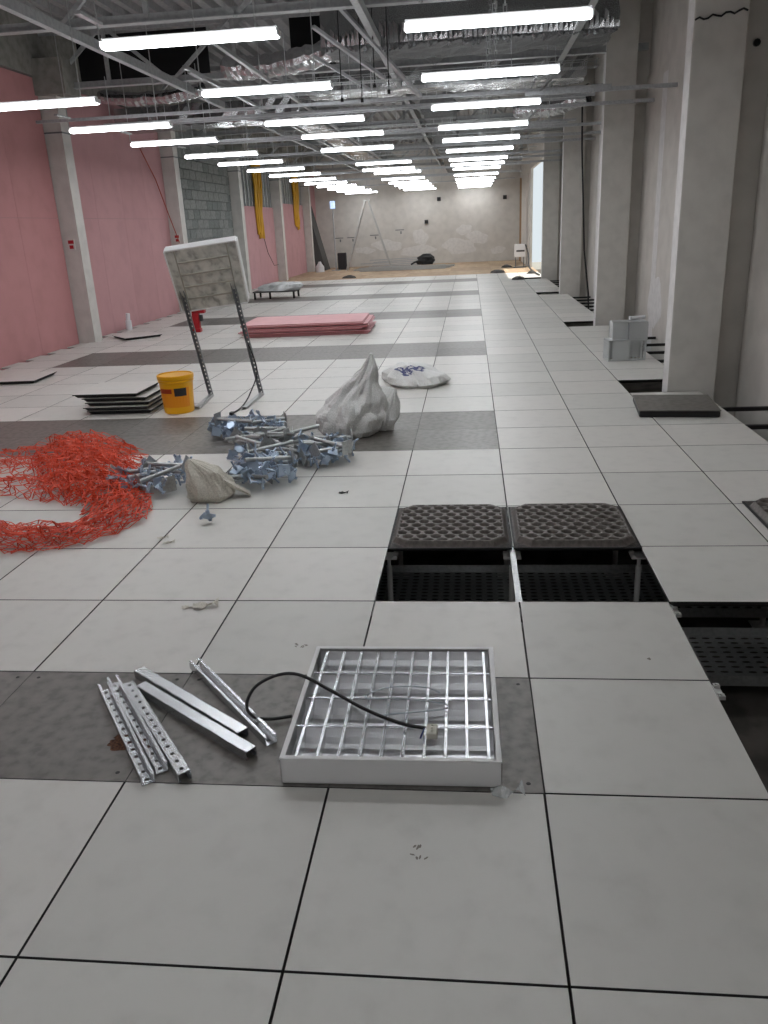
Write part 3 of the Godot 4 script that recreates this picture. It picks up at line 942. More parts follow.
# ---------------------------------------------------------------- loose things
func troffer():
	var t := thing("recessed_luminaire", "square white recessed luminaire with mirror louvres lying face up on the floor", "luminaire", Vector3(-0.43, 0.002, -0.935), 0.012)
	var w := 0.31
	var d := 0.32
	var h := 0.082
	var s := Sh.new()
	for q in [[0, -d + 0.001, 2 * w, 0.002], [0, d - 0.001, 2 * w, 0.002]]:
		s.box(Vector3(q[0], h * 0.5, q[1]), Vector3(q[2], h, q[3]))
	for x in [-w + 0.001, w - 0.001]:
		s.box(Vector3(x, h * 0.5, 0), Vector3(0.002, h, 2 * d))
	s.box(Vector3(0, 0.001, 0), Vector3(2 * w, 0.002, 2 * d))
	part(t, "housing", s, M.white_steel)
	s = Sh.new()
	for z in [-d + 0.006, d - 0.006]:
		s.bevel(Vector3(0, h, z), Vector3(2 * w + 0.004, 0.006, 0.016), 0.0015)
	for x in [-w + 0.006, w - 0.006]:
		s.bevel(Vector3(x, h, 0), Vector3(0.016, 0.006, 2 * d - 0.02), 0.0015)
	part(t, "rim", s, M.white_steel)
	var iw := w - 0.016
	var id := d - 0.016
	var rows := 4
	var rp := 2 * id / rows
	for r in rows:
		var z0 := -id + rp * r
		s = Sh.new()
		var n := 14
		for k in n:      # curved mirror trough
			var a := -1.0 + 2.0 * k / n
			var b := -1.0 + 2.0 * (k + 1) / n
			var ya := 0.014 + 0.06 * a * a * a * a
			var yb := 0.014 + 0.06 * b * b * b * b
			var za := z0 + rp * 0.5 * (1.0 + a)
			var zb := z0 + rp * 0.5 * (1.0 + b)
			s.quad(Vector3(-iw, ya, za), Vector3(-iw, yb, zb), Vector3(iw, yb, zb), Vector3(iw, ya, za))
		part(t, "mirror_trough", s, M.mirror)
		for k in 10:
			var x := -iw + 2 * iw * (k + 0.42) / 9.7
			s = Sh.new()    # cross blade: a thin wedge with a flat top
			var z1 := z0 + 0.004
			var z2 := z0 + rp - 0.004
			s.hexa([Vector3(x - 0.0015, 0.03, z1), Vector3(x + 0.0015, 0.03, z1), Vector3(x + 0.0015, 0.03, z2), Vector3(x - 0.0015, 0.03, z2), Vector3(x - 0.004, 0.078, z1), Vector3(x + 0.004, 0.078, z1), Vector3(x + 0.004, 0.078, z2), Vector3(x - 0.004, 0.078, z2)])
			part(t, "louvre_blade", s, M.satin)
	for r in range(1, rows):
		s = Sh.new()
		s.box(Vector3(0, 0.0755, -id + rp * r), Vector3(2 * iw, 0.005, 0.004))
		part(t, "ridge", s, M.satin)
	# wiring on top
	s = Sh.new()
	var cp := curve_points([Vector3(-0.774, 0.012, -0.929), Vector3(-0.842, 0.012, -0.910), Vector3(-0.901, 0.020, -0.913), Vector3(-0.922, 0.050, -0.941), Vector3(-0.897, 0.090, -0.979), Vector3(-0.826, 0.120, -1.000), Vector3(-0.751, 0.125, -0.993), Vector3(-0.643, 0.110, -0.930), Vector3(-0.521, 0.100, -0.842), Vector3(-0.409, 0.095, -0.780), Vector3(-0.333, 0.095, -0.757)])
	s.tube(cp, 0.0055, 8)
	var inv := t.transform.affine_inverse()
	part(t, "black_cord", s, M.rubber, inv)
	for q in [[Vector3(-0.529, 0.090, -0.932), Vector3(-0.50, 0.092, -0.96), Vector3(-0.441, 0.094, -0.981), Vector3(-0.344, 0.096, -0.978), Vector3(-0.296, 0.089, -0.956)], [Vector3(-0.529, 0.090, -0.932), Vector3(-0.52, 0.09, -0.915), Vector3(-0.419, 0.095, -0.912), Vector3(-0.294, 0.093, -0.893), Vector3(-0.268, 0.092, -0.878), Vector3(-0.28, 0.092, -0.862), Vector3(-0.338, 0.093, -0.848), Vector3(-0.461, 0.091, -0.828)]]:
		s = Sh.new()
		s.tube(curve_points(q), 0.0028, 6)
		part(t, "thin_wire", s, M.grey_wire, inv)
	s = Sh.new()
	s.tube(curve_points([Vector3(-0.335, 0.095, -0.755), Vector3(-0.337, 0.1, -0.735), Vector3(-0.345, 0.088, -0.715)]), 0.0025, 6)
	part(t, "blue_wire", s, M.blue_wire, inv)
	s = Sh.new()
	s.bevel(Vector3(-0.311, 0.097, -0.738), Vector3(0.032, 0.022, 0.05), 0.003)
	for k in 3:
		s.tube(PackedVector3Array([Vector3(-0.311, 0.107, -0.752 + 0.014 * k), Vector3(-0.311, 0.113, -0.752 + 0.014 * k)]), 0.004, 6)
	part(t, "terminal_block", s, M.plastic_block, inv)

func curve_points(p: Array) -> PackedVector3Array:
	var c := Curve3D.new()
	c.bake_interval = 0.012
	for k in p.size():
		var tan: Vector3 = (p[mini(k + 1, p.size() - 1)] - p[maxi(k - 1, 0)]) / 6.0
		c.add_point(p[k], -tan, tan)
	return c.get_baked_points()

func channel(web_holes: bool) -> Array:   # U channel, web up, along z, sitting on its two flanges: [web, flanges]
	var L := 0.60
	var w := 0.040
	var h := 0.03
	var s := Sh.new()
	if web_holes:
		s.holes(Vector3(-w * 0.5, h, -L * 0.5), Vector3.RIGHT, Vector3.BACK, 1, 14, w, L / 14, 0.0075, 0.0075)
		s.holes(Vector3(-w * 0.5, h - 0.002, -L * 0.5), Vector3.RIGHT, Vector3.BACK, 1, 14, w, L / 14, 0.0075, 0.0075)
	else:
		s.box(Vector3(0, h - 0.001, 0), Vector3(w, 0.002, L))
	var f := Sh.new()
	for sg in [-1.0, 1.0]:
		f.box(Vector3(sg * (w * 0.5 - 0.001), h * 0.5, 0), Vector3(0.002, h, L))
		f.box(Vector3(sg * (w * 0.5 - 0.005), 0.001, 0), Vector3(0.008, 0.002, L))
	return [s.mesh(), f.mesh()]

func channels():
	var perf := channel(true)
	var solid := channel(false)
	# from, to on the floor; perforated; roll about its own length; label
	var A := [
		[Vector2(-1.473, -1.079), Vector2(-1.125, -0.591), perf, PI, "perforated steel channel lying open side up, farthest from the white luminaire"],
		[Vector2(-1.462, -1.125), Vector2(-1.104, -0.643), perf, PI, "perforated steel channel lying open side up, squeezed between two others"],
		[Vector2(-1.386, -1.085), Vector2(-1.022, -0.61), perf, 0.0, "perforated steel channel with its row of holes facing up"],
		[Vector2(-1.365, -1.165), Vector2(-0.925, -0.835), solid, 0.0, "plain bright steel channel of the close pair, farther from the perforated ones"],
		[Vector2(-1.33, -1.075), Vector2(-0.862, -0.73), solid, 0.0, "plain bright steel channel whose end rests nearest the perforated ones"],
		[Vector2(-1.20, -1.245), Vector2(-0.812, -0.795), perf, PI, "perforated steel channel lying open side up next to the luminaire's cord"],
	]
	for q in A:
		var c: Vector2 = (q[0] + q[1]) * 0.5
		var d: Vector2 = q[1] - q[0]
		var t := thing("steel_channel", q[4], "channel", Vector3(c.x, 0, c.y), atan2(d.x, d.y), "loose steel channels")
		var xf := Transform3D(Basis(Vector3.BACK, q[3]), Vector3(0, 0.001 if q[3] == 0.0 else (0.031 if q[3] == PI else 0.021), 0))
		put(t, "web", q[2][0], M.bright_zinc, xf)
		put(t, "flange", q[2][1], M.bright_zinc, xf)

func pan_underside() -> ArrayMesh:   # upturned floor panel: egg-crate pressing with round cups, chamfered corners
	var s := Sh.new()
	var n := 130
	var hgt := func(x: float, z: float) -> float:
		var e := minf(minf(0.283 - absf(x), 0.283 - absf(z)), (0.50 - absf(x) - absf(z)) * 0.7071)
		var y := clampf(e * 1.6, 0.0, 0.029)
		if e > 0.02:
			var best := 9.0
			var rp := 0.052
			var rr := roundf(z / rp)
			for dr in [-1, 0, 1]:
				var row: float = rr + dr
				var off := 0.0345 if int(absf(row)) % 2 == 1 else 0.0
				var cx := roundf((x - off) / 0.069) * 0.069 + off
				best = minf(best, Vector2(x - cx, z - row * rp).length())
			y -= 0.029 * (1.0 - smoothstep(0.0185, 0.0270, best)) * smoothstep(0.02, 0.030, e)
		return y
	var grid := []
	for i in n + 1:
		var col := []
		for j in n + 1:
			var x := -0.29 + 0.58 * i / n
			var z := -0.29 + 0.58 * j / n
			col.append(Vector3(x, 0.008 + hgt.call(x, z), z))
		grid.append(col)
	var st := SurfaceTool.new()
	st.begin(Mesh.PRIMITIVE_TRIANGLES)
	st.set_smooth_group(0)
	for i in n:
		for j in n:
			for v in [grid[i][j], grid[i + 1][j], grid[i + 1][j + 1], grid[i][j], grid[i + 1][j + 1], grid[i][j + 1]]:
				st.add_vertex(v)
	st.index()
	st.generate_normals()
	return st.commit()

func flipped_panels():
	var um := pan_underside()
	for q in [[-0.30, -2.66, 0.0, "upturned floor panel showing its round-cupped steel underside, behind the left-hand open cell of the pair by a gap stringer"], [0.305, -2.66, 0.0, ""], [1.55, -2.72, 0.0, ""]]:
		var label: String = {-0.30: "upturned floor panel with cupped steel underside, on the steel-band side of the open pair of cells", 0.305: "upturned floor panel with cupped steel underside, middle one of the row of three", 1.55: "upturned floor panel with cupped steel underside, lying apart on the column side"}[q[0]]
		var t := thing("floor_panel", label, "floor panel", Vector3(q[0], 0.001, q[1]), q[2], "upturned floor panels")
		var s := Sh.new()
		s.bevel(Vector3(0, 0.004, 0), Vector3(0.597, 0.008, 0.597), 0.001)
		part(t, "laminate_lip", s, M.black_edge)
		put(t, "cupped_pan", um, M.pan)
	# bare steel panel lying near the first column
	var t2 := thing("floor_panel", "bare dark grey steel floor panel laid on the tiles beside the first column", "floor panel", Vector3(1.425, 0.036, -5.31), -0.1)
	var s2 := Sh.new()
	s2.bevel(Vector3(0, 0.018, 0), Vector3(0.598, 0.006, 0.598), 0.001)
	part(t2, "steel_top", s2, M.steel_panel1)
	s2 = Sh.new()
	s2.bevel(Vector3(0, -0.0095, 0), Vector3(0.59, 0.049, 0.59), 0.006)
	part(t2, "pan", s2, M.black_steel)

func tile_thing(label: String, at: Vector3, turn: float, group := "") -> Node3D:
	var t := thing("floor_panel", label, "floor panel", at, turn, group)
	var s := Sh.new()
	s.bevel(Vector3(0, 0.0365, 0), Vector3(0.594, 0.003, 0.594), 0.0008)
	part(t, "laminate_face", s, M.tile2)
	part(t, "pan", panel_shape(0.597), M.black_edge, Transform3D(Basis.IDENTITY, Vector3(0, 0.035, 0)))
	return t

func stacked_tiles():
	rng.seed = 23
	for k in 5:
		var x := -3.35 + rng.randf_range(-0.03, 0.03) - (0.07 if k == 4 else 0.0)
		tile_thing("off-white floor panel in the low stack beside the yellow bucket" if k < 4 else "topmost off-white floor panel of the stack beside the yellow bucket", Vector3(x, 0.001 + k * 0.0385, -5.86 + rng.randf_range(-0.02, 0.02)), 0.02 * rng.randf(), "stack of floor panels")
	tile_thing("single off-white floor panel lying loose on the tiles towards the pink wall", Vector3(-5.34, 0.001, -7.56), 0.06)
	# cornerwise panel and stub of pipe at the foot of the pink wall
	tile_thing("off-white floor panel lying cornerwise at the foot of the first pink-wall column", Vector3(-5.43, 0.001, -11.27), PI / 4 - 0.06)
	var s := Sh.new()
	s.tube(PackedVector3Array([Vector3(0, 0.0, 0), Vector3(0, 0.16, 0)]), 0.05, 12)
	s.tube(PackedVector3Array([Vector3(0, 0.16, 0), Vector3(0.01, 0.28, 0)]), 0.035, 12)
	single("pipe_stub", s, M.device_white, "short white pipe stub standing at the pink wall", "pipe", Transform3D(Basis.IDENTITY, Vector3(-5.98, 0.0, -12.3)))

func bucket():
	var t := thing("bucket", "yellow plastic pail with lid and printed label beside the panel stack", "bucket", Vector3(-2.79, 0.001, -5.66), 0.3)
	var s := Sh.new()
	s.lathe([Vector2(0.0, 0.0), Vector2(0.125, 0.0), Vector2(0.131, 0.006), Vector2(0.148, 0.285)], 36)
	part(t, "body", s, M.yellow)
	s = Sh.new()
	s.lathe([Vector2(0.150, 0.272), Vector2(0.156, 0.276), Vector2(0.156, 0.29), Vector2(0.151, 0.294), Vector2(0.159, 0.30), Vector2(0.161, 0.332), Vector2(0.155, 0.338), Vector2(0.146, 0.338), Vector2(0.143, 0.328), Vector2(0.0, 0.33)], 36)
	part(t, "lid", s, M.yellow)
	var lab := func(a0: float, a1: float, y0: float, y1: float, off: float) -> Sh:
		var q := Sh.new()
		for k in 10:
			var a := lerpf(a0, a1, k / 10.0)
			var b := lerpf(a0, a1, (k + 1) / 10.0)
			var r0 := 0.131 + 0.017 * y0 / 0.28 + off
			var r1 := 0.131 + 0.017 * y1 / 0.28 + off
			q.quad(Vector3(cos(a) * r1, y1, sin(a) * r1), Vector3(cos(b) * r1, y1, sin(b) * r1), Vector3(cos(b) * r0, y0, sin(b) * r0), Vector3(cos(a) * r0, y0, sin(a) * r0))
		return q
	part(t, "label_field", lab.call(0.75, 2.75, 0.06, 0.23, 0.0015), M.label_orange)
	part(t, "label_print", lab.call(1.85, 2.7, 0.185, 0.225, 0.003), M.label_red)
	part(t, "label_picture", lab.call(0.95, 1.7, 0.16, 0.23, 0.003), M.label_dark)

func board_stand():
	var t := thing("work_stand", "dirty white metal panel propped on two perforated legs with long feet", "stand", Vector3(-2.45, 0, -6.33))
	for k in 2:
		var x0: float = [-0.25, 0.25][k]
		var top: Vector3 = [Vector3(-0.33, 0.84, 0.16), Vector3(0.15, 0.90, 0.16)][k]
		var s := Sh.new()
		var a := Vector3(x0, 0.01, 0)
		var dir := (top - a)
		var z := dir.normalized()
		var x := Vector3.RIGHT
		x = (x - z * x.dot(z)).normalized()
		var y := z.cross(x)
		var L := dir.length() + 0.18
		s.holes(a - x * 0.019 - y * 0.0, x, z, 1, 26, 0.038, L / 26, 0.007, 0.009)
		for sg in [-1.0, 1.0]:
			s.box(a + z * L * 0.5 + x * 0.018 * sg - y * 0.015, Vector3(0.003, 0.03, L), Basis(x, y, z))
		part(t, "leg", s, M.galv_dark)
		s = Sh.new()
		var fe: Vector3 = [Vector3(-0.2, 0.012, 0.6), Vector3(0.25, 0.012, 0.66)][k]
		s.bar(Vector3(x0, 0.022, 0), fe + Vector3(0, 0.01, 0), 0.04, 0.004)
		s.bar(Vector3(x0 + 0.02, 0.012, 0), fe + Vector3(0.02, 0, 0), 0.003, 0.022)
		s.bar(Vector3(x0 - 0.02, 0.012, 0), fe + Vector3(-0.02, 0, 0), 0.003, 0.022)
		part(t, "foot", s, M.galv)
	# panel: seen from behind, top leaning forward
	var P := [Vector3(-0.40, 0.82, 0.10), Vector3(0.225, 0.885, 0.10), Vector3(0.255, 1.42, 0.42), Vector3(-0.385, 1.355, 0.42)]
	var n: Vector3 = (P[1] - P[0]).cross(P[3] - P[0]).normalized()
	var s := Sh.new()
	s.hexa([P[0], P[1], P[2], P[3], P[0] - n * 0.06, P[1] - n * 0.06, P[2] - n * 0.06, P[3] - n * 0.06])
	var pan := part(t, "panel_back", s, M.dirty_back)
	s = Sh.new()
	for k in 4:
		var a: Vector3 = P[k]
		var b: Vector3 = P[(k + 1) % 4]
		var mid: Vector3 = (P[0] + P[1] + P[2] + P[3]) * 0.25
		var out: Vector3 = ((a + b) * 0.5 - mid).normalized()
		s.hexa([a + n * 0.005, b + n * 0.005, b + n * 0.005 + out * 0.012, a + n * 0.005 + out * 0.012, a - n * 0.068, b - n * 0.068, b - n * 0.068 + out * 0.012, a - n * 0.068 + out * 0.012])
	part(t, "white_rim", s, M.white_steel)
	# pressed ribs on the back
	for k in 4:
		s = Sh.new()
		var v := 0.2 + 0.2 * k
		var a2: Vector3 = P[0].lerp(P[3], v).lerp(P[1].lerp(P[2], v), 0.14) + n * 0.003
		var b2: Vector3 = P[0].lerp(P[3], v).lerp(P[1].lerp(P[2], v), 0.86) + n * 0.003
		s.bar(a2, b2, 0.014, 0.012, n)
		part(pan, "rib", s, M.rib)
	for v in [0.13, 0.87]:
		s = Sh.new()
		s.bar(P[0].lerp(P[1], v) + n * 0.003, P[3].lerp(P[2], v) + n * 0.003, 0.012, 0.01, n)
		part(pan, "rib", s, M.rib)
	s = Sh.new()
	s.tube(curve_points([Vector3(0.2, 0.5, 0.12), Vector3(0.25, 0.25, 0.1), Vector3(0.22, 0.08, 0.3), Vector3(0.22, 0.02, 0.6), Vector3(0.2, 0.012, 0.85)]), 0.007, 6)
	s.box(Vector3(0.2, 0.015, 0.88), Vector3(0.03, 0.03, 0.05))
	part(t, "cord", s, M.rubber)
	# red tool behind it
	var r := thing("red_tool", "small red power tool standing on the floor beyond the propped panel", "tool", Vector3(-4.58, 0.0, -11.69))
	s = Sh.new()
	s.bevel(Vector3(0, 0.19, 0), Vector3(0.11, 0.30, 0.10), 0.012)
	s.bevel(Vector3(0.06, 0.34, 0), Vector3(0.20, 0.09, 0.10), 0.012)
	s.bevel(Vector3(0, 0.03, 0), Vector3(0.13, 0.06, 0.12), 0.008)
	part(r, "body", s, M.red)
	s = Sh.new()
	s.bevel(Vector3(0.085, 0.22, 0.0), Vector3(0.05, 0.1, 0.05), 0.006)
	part(r, "grip", s, M.label_dark)

func crumpled(rings: Array, seg: int, amp: float, seed_: int, freq := 7.0, pleat := 0.0) -> ArrayMesh:   # rings: [y, rx, rz, cx, cz]; crumpled bag skin
	var n := FastNoiseLite.new()
	n.seed = seed_
	n.frequency = freq * 0.1
	n.noise_type = FastNoiseLite.TYPE_SIMPLEX_SMOOTH
	n.fractal_octaves = 2
	var cel := FastNoiseLite.new()
	cel.seed = seed_ + 1
	cel.noise_type = FastNoiseLite.TYPE_CELLULAR
	cel.cellular_return_type = FastNoiseLite.RETURN_DISTANCE
	cel.frequency = freq * 0.14
	var fine := 5
	var R := []
	for k in rings.size() - 1:
		for f in fine:
			var t := float(f) / fine
			var a: Array = rings[k]
			var b: Array = rings[k + 1]
			R.append([lerpf(a[0], b[0], t), lerpf(a[1], b[1], t), lerpf(a[2], b[2], t), lerpf(a[3], b[3], t), lerpf(a[4], b[4], t)])
	R.append(rings[-1])
	var pts := []
	for k in R.size():
		var row := []
		for i in seg:
			var a := TAU * i / seg
			var r: Array = R[k]
			var soft: float = n.get_noise_3d(cos(a) * 1.6, r[0] * 5.0, sin(a) * 1.6)
			var crease: float = cel.get_noise_3d(cos(a) * 1.9, r[0] * 5.0, sin(a) * 1.9) + 0.5
			var sz: float = minf(1.0, (r[1] + r[2]) * 4.0)
			var rad: float = 1.0 + (soft * 1.0 - crease * 0.55) * amp
			if pleat > 0.0:
				var up: float = clampf(float(k) / R.size(), 0.0, 1.0)
				var w: float = absf(sin(a * 3.5 + seed_ + r[0] * 2.0)) + 0.7 * absf(sin(a * 6.5 + seed_ * 2.0 - r[0] * 3.0)) + 0.4 * absf(sin(a * 11.5 + r[0] * 5.0))
				rad += (w - 1.1) * pleat * (0.25 + 0.9 * up)
			var p := Vector3(r[3] + cos(a) * r[1] * rad, r[0] + soft * 0.02 * sz * (0.0 if k < 2 else 1.0), r[4] + sin(a) * r[2] * rad)
			p.y = maxf(p.y, 0.002)
			row.append(p)
		pts.append(row)
	var st := SurfaceTool.new()
	st.begin(Mesh.PRIMITIVE_TRIANGLES)
	st.set_smooth_group(-1)
	for k in pts.size() - 1:
		for i in seg:
			var a: Vector3 = pts[k][i]
			var b: Vector3 = pts[k][(i + 1) % seg]
			var c: Vector3 = pts[k + 1][(i + 1) % seg]
			var d: Vector3 = pts[k + 1][i]
			for v in [a, b, c, a, c, d]:
				st.add_vertex(v)
	for e in [0, pts.size() - 1]:
		var mid := Vector3.ZERO
		for q in pts[e]:
			mid += q / float(seg)
		for i in seg:
			var tri := [mid, pts[e][(i + 1) % seg], pts[e][i]] if e == 0 else [mid, pts[e][i], pts[e][(i + 1) % seg]]
			for v in tri:
				st.add_vertex(v)
	st.generate_normals()
	return st.commit()

func bags():
	# big sack: heavy base, neck twisted up to a point
	var big := crumpled([[0.0, 0.19, 0.17, -0.02, 0.0], [0.05, 0.235, 0.22, -0.02, 0.0], [0.15, 0.24, 0.23, 0.0, -0.02], [0.25, 0.215, 0.20, 0.02, -0.03], [0.34, 0.15, 0.15, 0.07, -0.03], [0.43, 0.095, 0.10, 0.12, -0.02], [0.50, 0.055, 0.065, 0.15, 0.0], [0.60, 0.008, 0.02, 0.165, 0.0]], 72, 0.34, 5, 8.0, 0.16)
	var o := put(self, numbered("rubble_sack"), big, M.sack, Transform3D(Basis(Vector3.UP, 0.2), Vector3(-1.09, 0.0, -4.72)))
	tag(o, "tall crumpled white sack with its neck pulled up, on the grey steel band", "sack")
	var flap := crumpled([[0.0, 0.07, 0.12, 0.0, 0.0], [0.08, 0.09, 0.15, 0.02, 0.0], [0.2, 0.07, 0.13, 0.06, 0.0], [0.3, 0.012, 0.08, 0.10, 0.0]], 40, 0.3, 15, 8.0, 0.2)
	put(o, "loose_flap", flap, M.sack, Transform3D(Basis(Vector3.UP, 0.5), Vector3(0.22, 0.01, -0.08)))
	# flat sack with blue print
	var t := thing("printed_sack", "half-flat white sack with blue print lying behind the tall sack", "sack", Vector3(-0.74, 0.0, -6.85), 0.15)
	var flat := crumpled([[0.0, 0.29, 0.42, 0.0, 0.0], [0.035, 0.32, 0.46, 0.0, 0.0], [0.09, 0.28, 0.40, -0.02, 0.0], [0.14, 0.17, 0.27, -0.06, -0.02], [0.165, 0.05, 0.1, -0.08, -0.03]], 72, 0.26, 31, 9.0, 0.10)
	put(t, "sack_body", flat, M.sack)
	# print: the faces of the sack's own skin inside ring shapes, lifted by its ink thickness
	var s := Sh.new()
	var vs := flat.get_faces()
	for k in range(0, vs.size(), 3):
		var mid := (vs[k] + vs[k + 1] + vs[k + 2]) / 3.0
		var nn := (vs[k + 2] - vs[k]).cross(vs[k + 1] - vs[k]).normalized()
		var on := false
		for q in [[-0.17, 0.16, 0.055], [-0.06, 0.13, 0.06], [0.03, 0.11, 0.05], [-0.10, 0.24, 0.05], [0.01, 0.22, 0.05]]:
			var d := Vector2(mid.x - q[0], mid.z - q[1]).length()
			if d < q[2] and d > q[2] * 0.45:
				on = true
		if on and nn.y > 0.1:
			s.tri(vs[k] + nn * 0.002, vs[k + 1] + nn * 0.002, vs[k + 2] + nn * 0.002)
	part(t, "blue_print", s, M.ink)
	# small bag in the heap of pedestals
	var small := crumpled([[0.0, 0.11, 0.10, 0.0, 0.0], [0.03, 0.135, 0.12, 0.0, 0.0], [0.10, 0.125, 0.11, -0.01, 0.0], [0.17, 0.10, 0.09, -0.03, 0.0], [0.215, 0.06, 0.05, -0.07, 0.0], [0.25, 0.01, 0.012, -0.10, 0.0]], 54, 0.34, 44, 9.0, 0.15)
	var b2 := put(self, numbered("small_bag"), small, M.paper_bag, Transform3D(Basis(Vector3.UP, 0.3), Vector3(-1.74, 0.0, -3.20)))
	tag(b2, "small crumpled off-white bag between the two heaps of pedestal parts", "bag")
	var sp := Sh.new()
	sp.hexa([Vector3(0.05, 0.11, -0.02), Vector3(0.05, 0.11, 0.04), Vector3(0.23, 0.01, 0.08), Vector3(0.23, 0.01, 0.01), Vector3(0.05, 0.14, -0.02), Vector3(0.05, 0.14, 0.04), Vector3(0.23, 0.02, 0.08), Vector3(0.23, 0.02, 0.01)])
	part(b2, "folded_mouth", sp, M.paper_bag)

func scraps():
	rng.seed = 61
	var items := [
		[Vector3(-1.32, 0, -1.75), 0.055, M.paper_bag, "curled off-white tape scrap on the tile before the single pedestal head", 0.02],
		[Vector3(-1.39, 0, -1.735), 0.03, M.paper_bag, "flat strip of off-white tape beside the curled scrap", 0.006],
		[Vector3(-1.80, 0, -2.54), 0.03, M.paper_bag, "tiny off-white paper scrap near the orange net", 0.012],
		[Vector3(-1.74, 0, -2.47), 0.03, M.paper_bag, "crumpled bit of pale paper close to the single pedestal head", 0.015],
		[Vector3(-0.95, 0, -3.26), 0.03, M.scrap_dark, "small dark scrap lying alone on the tile beyond the pedestal heap", 0.012],
		[Vector3(-0.10, 0, -0.60), 0.045, M.clear_film, "scrap of clear film at the corner of the white luminaire", 0.02],
	]
	for q in items:
		var o := put(self, numbered("scrap"), curled(q[1], q[4]), q[2], Transform3D(Basis(Vector3.UP, rng.randf() * 1.2 - 0.6), q[0]))
		tag(o, q[3], "scrap")
	# rust stain and dried mud prints
	var rust := Sh.new()
	for k in 14:
		var c := Vector3(-1.255 + rng.randf_range(-0.05, 0.05), 0.0, -0.80 + rng.randf_range(-0.04, 0.04))
		var pt := patch(0.035, 0.02, 0.0003)
		rust.st.append_from(pt.mesh(), 0, Transform3D(Basis(Vector3.RIGHT, -PI / 2), c))
	var ro := single("rust_stain", rust, M.rust, "brown rust stain on the steel band under the perforated channels", "stain")
	var k2 := 0
	for q in [[-0.33, -0.36, "faint mud print on the tile in front of the luminaire"], [-0.845, -1.42, "faint mud print on the tile behind the luminaire's corner"], [0.43, -1.34, "dark speck of mud by the open cells"]]:
		var ms := Sh.new()
		for k in 9:
			var a := rng.randf() * 5.0
			var r := rng.randf_range(0.012, 0.026) if k2 < 2 else rng.randf() * 0.004
			ms.st.append_from(patch(0.007, 0.003, 0.0002).mesh(), 0, Transform3D(Basis(Vector3.UP, a) * Basis(Vector3.RIGHT, -PI / 2), Vector3(q[0] + cos(a) * r, 0, q[1] + sin(a) * r)))
		single("mud_print", ms, M.dirt, q[2], "mark")
		k2 += 1

func curled(w: float, h: float) -> ArrayMesh:   # thin torn strip, buckled off the floor
	var s := Sh.new()
	var n := 14
	var top := []
	for i in n + 1:
		var t := float(i) / n
		var row := []
		for j in 5:
			var v := j / 4.0 - 0.5
			row.append(Vector3((t - 0.5) * 2.0 * w, 0.002 + h * absf(sin(t * 5.5 + v * 1.4)) * (0.4 + 0.6 * t), v * w * (0.7 + 0.5 * sin(t * 7.0)) + 0.25 * w * sin(t * 3.0)))
		top.append(row)
	for i in n:
		for j in 4:
			s.quad(top[i][j], top[i + 1][j], top[i + 1][j + 1], top[i][j + 1])
			var d := Vector3(0, -0.001, 0)
			s.quad(top[i][j] + d, top[i][j + 1] + d, top[i + 1][j + 1] + d, top[i + 1][j] + d)
	return s.mesh()

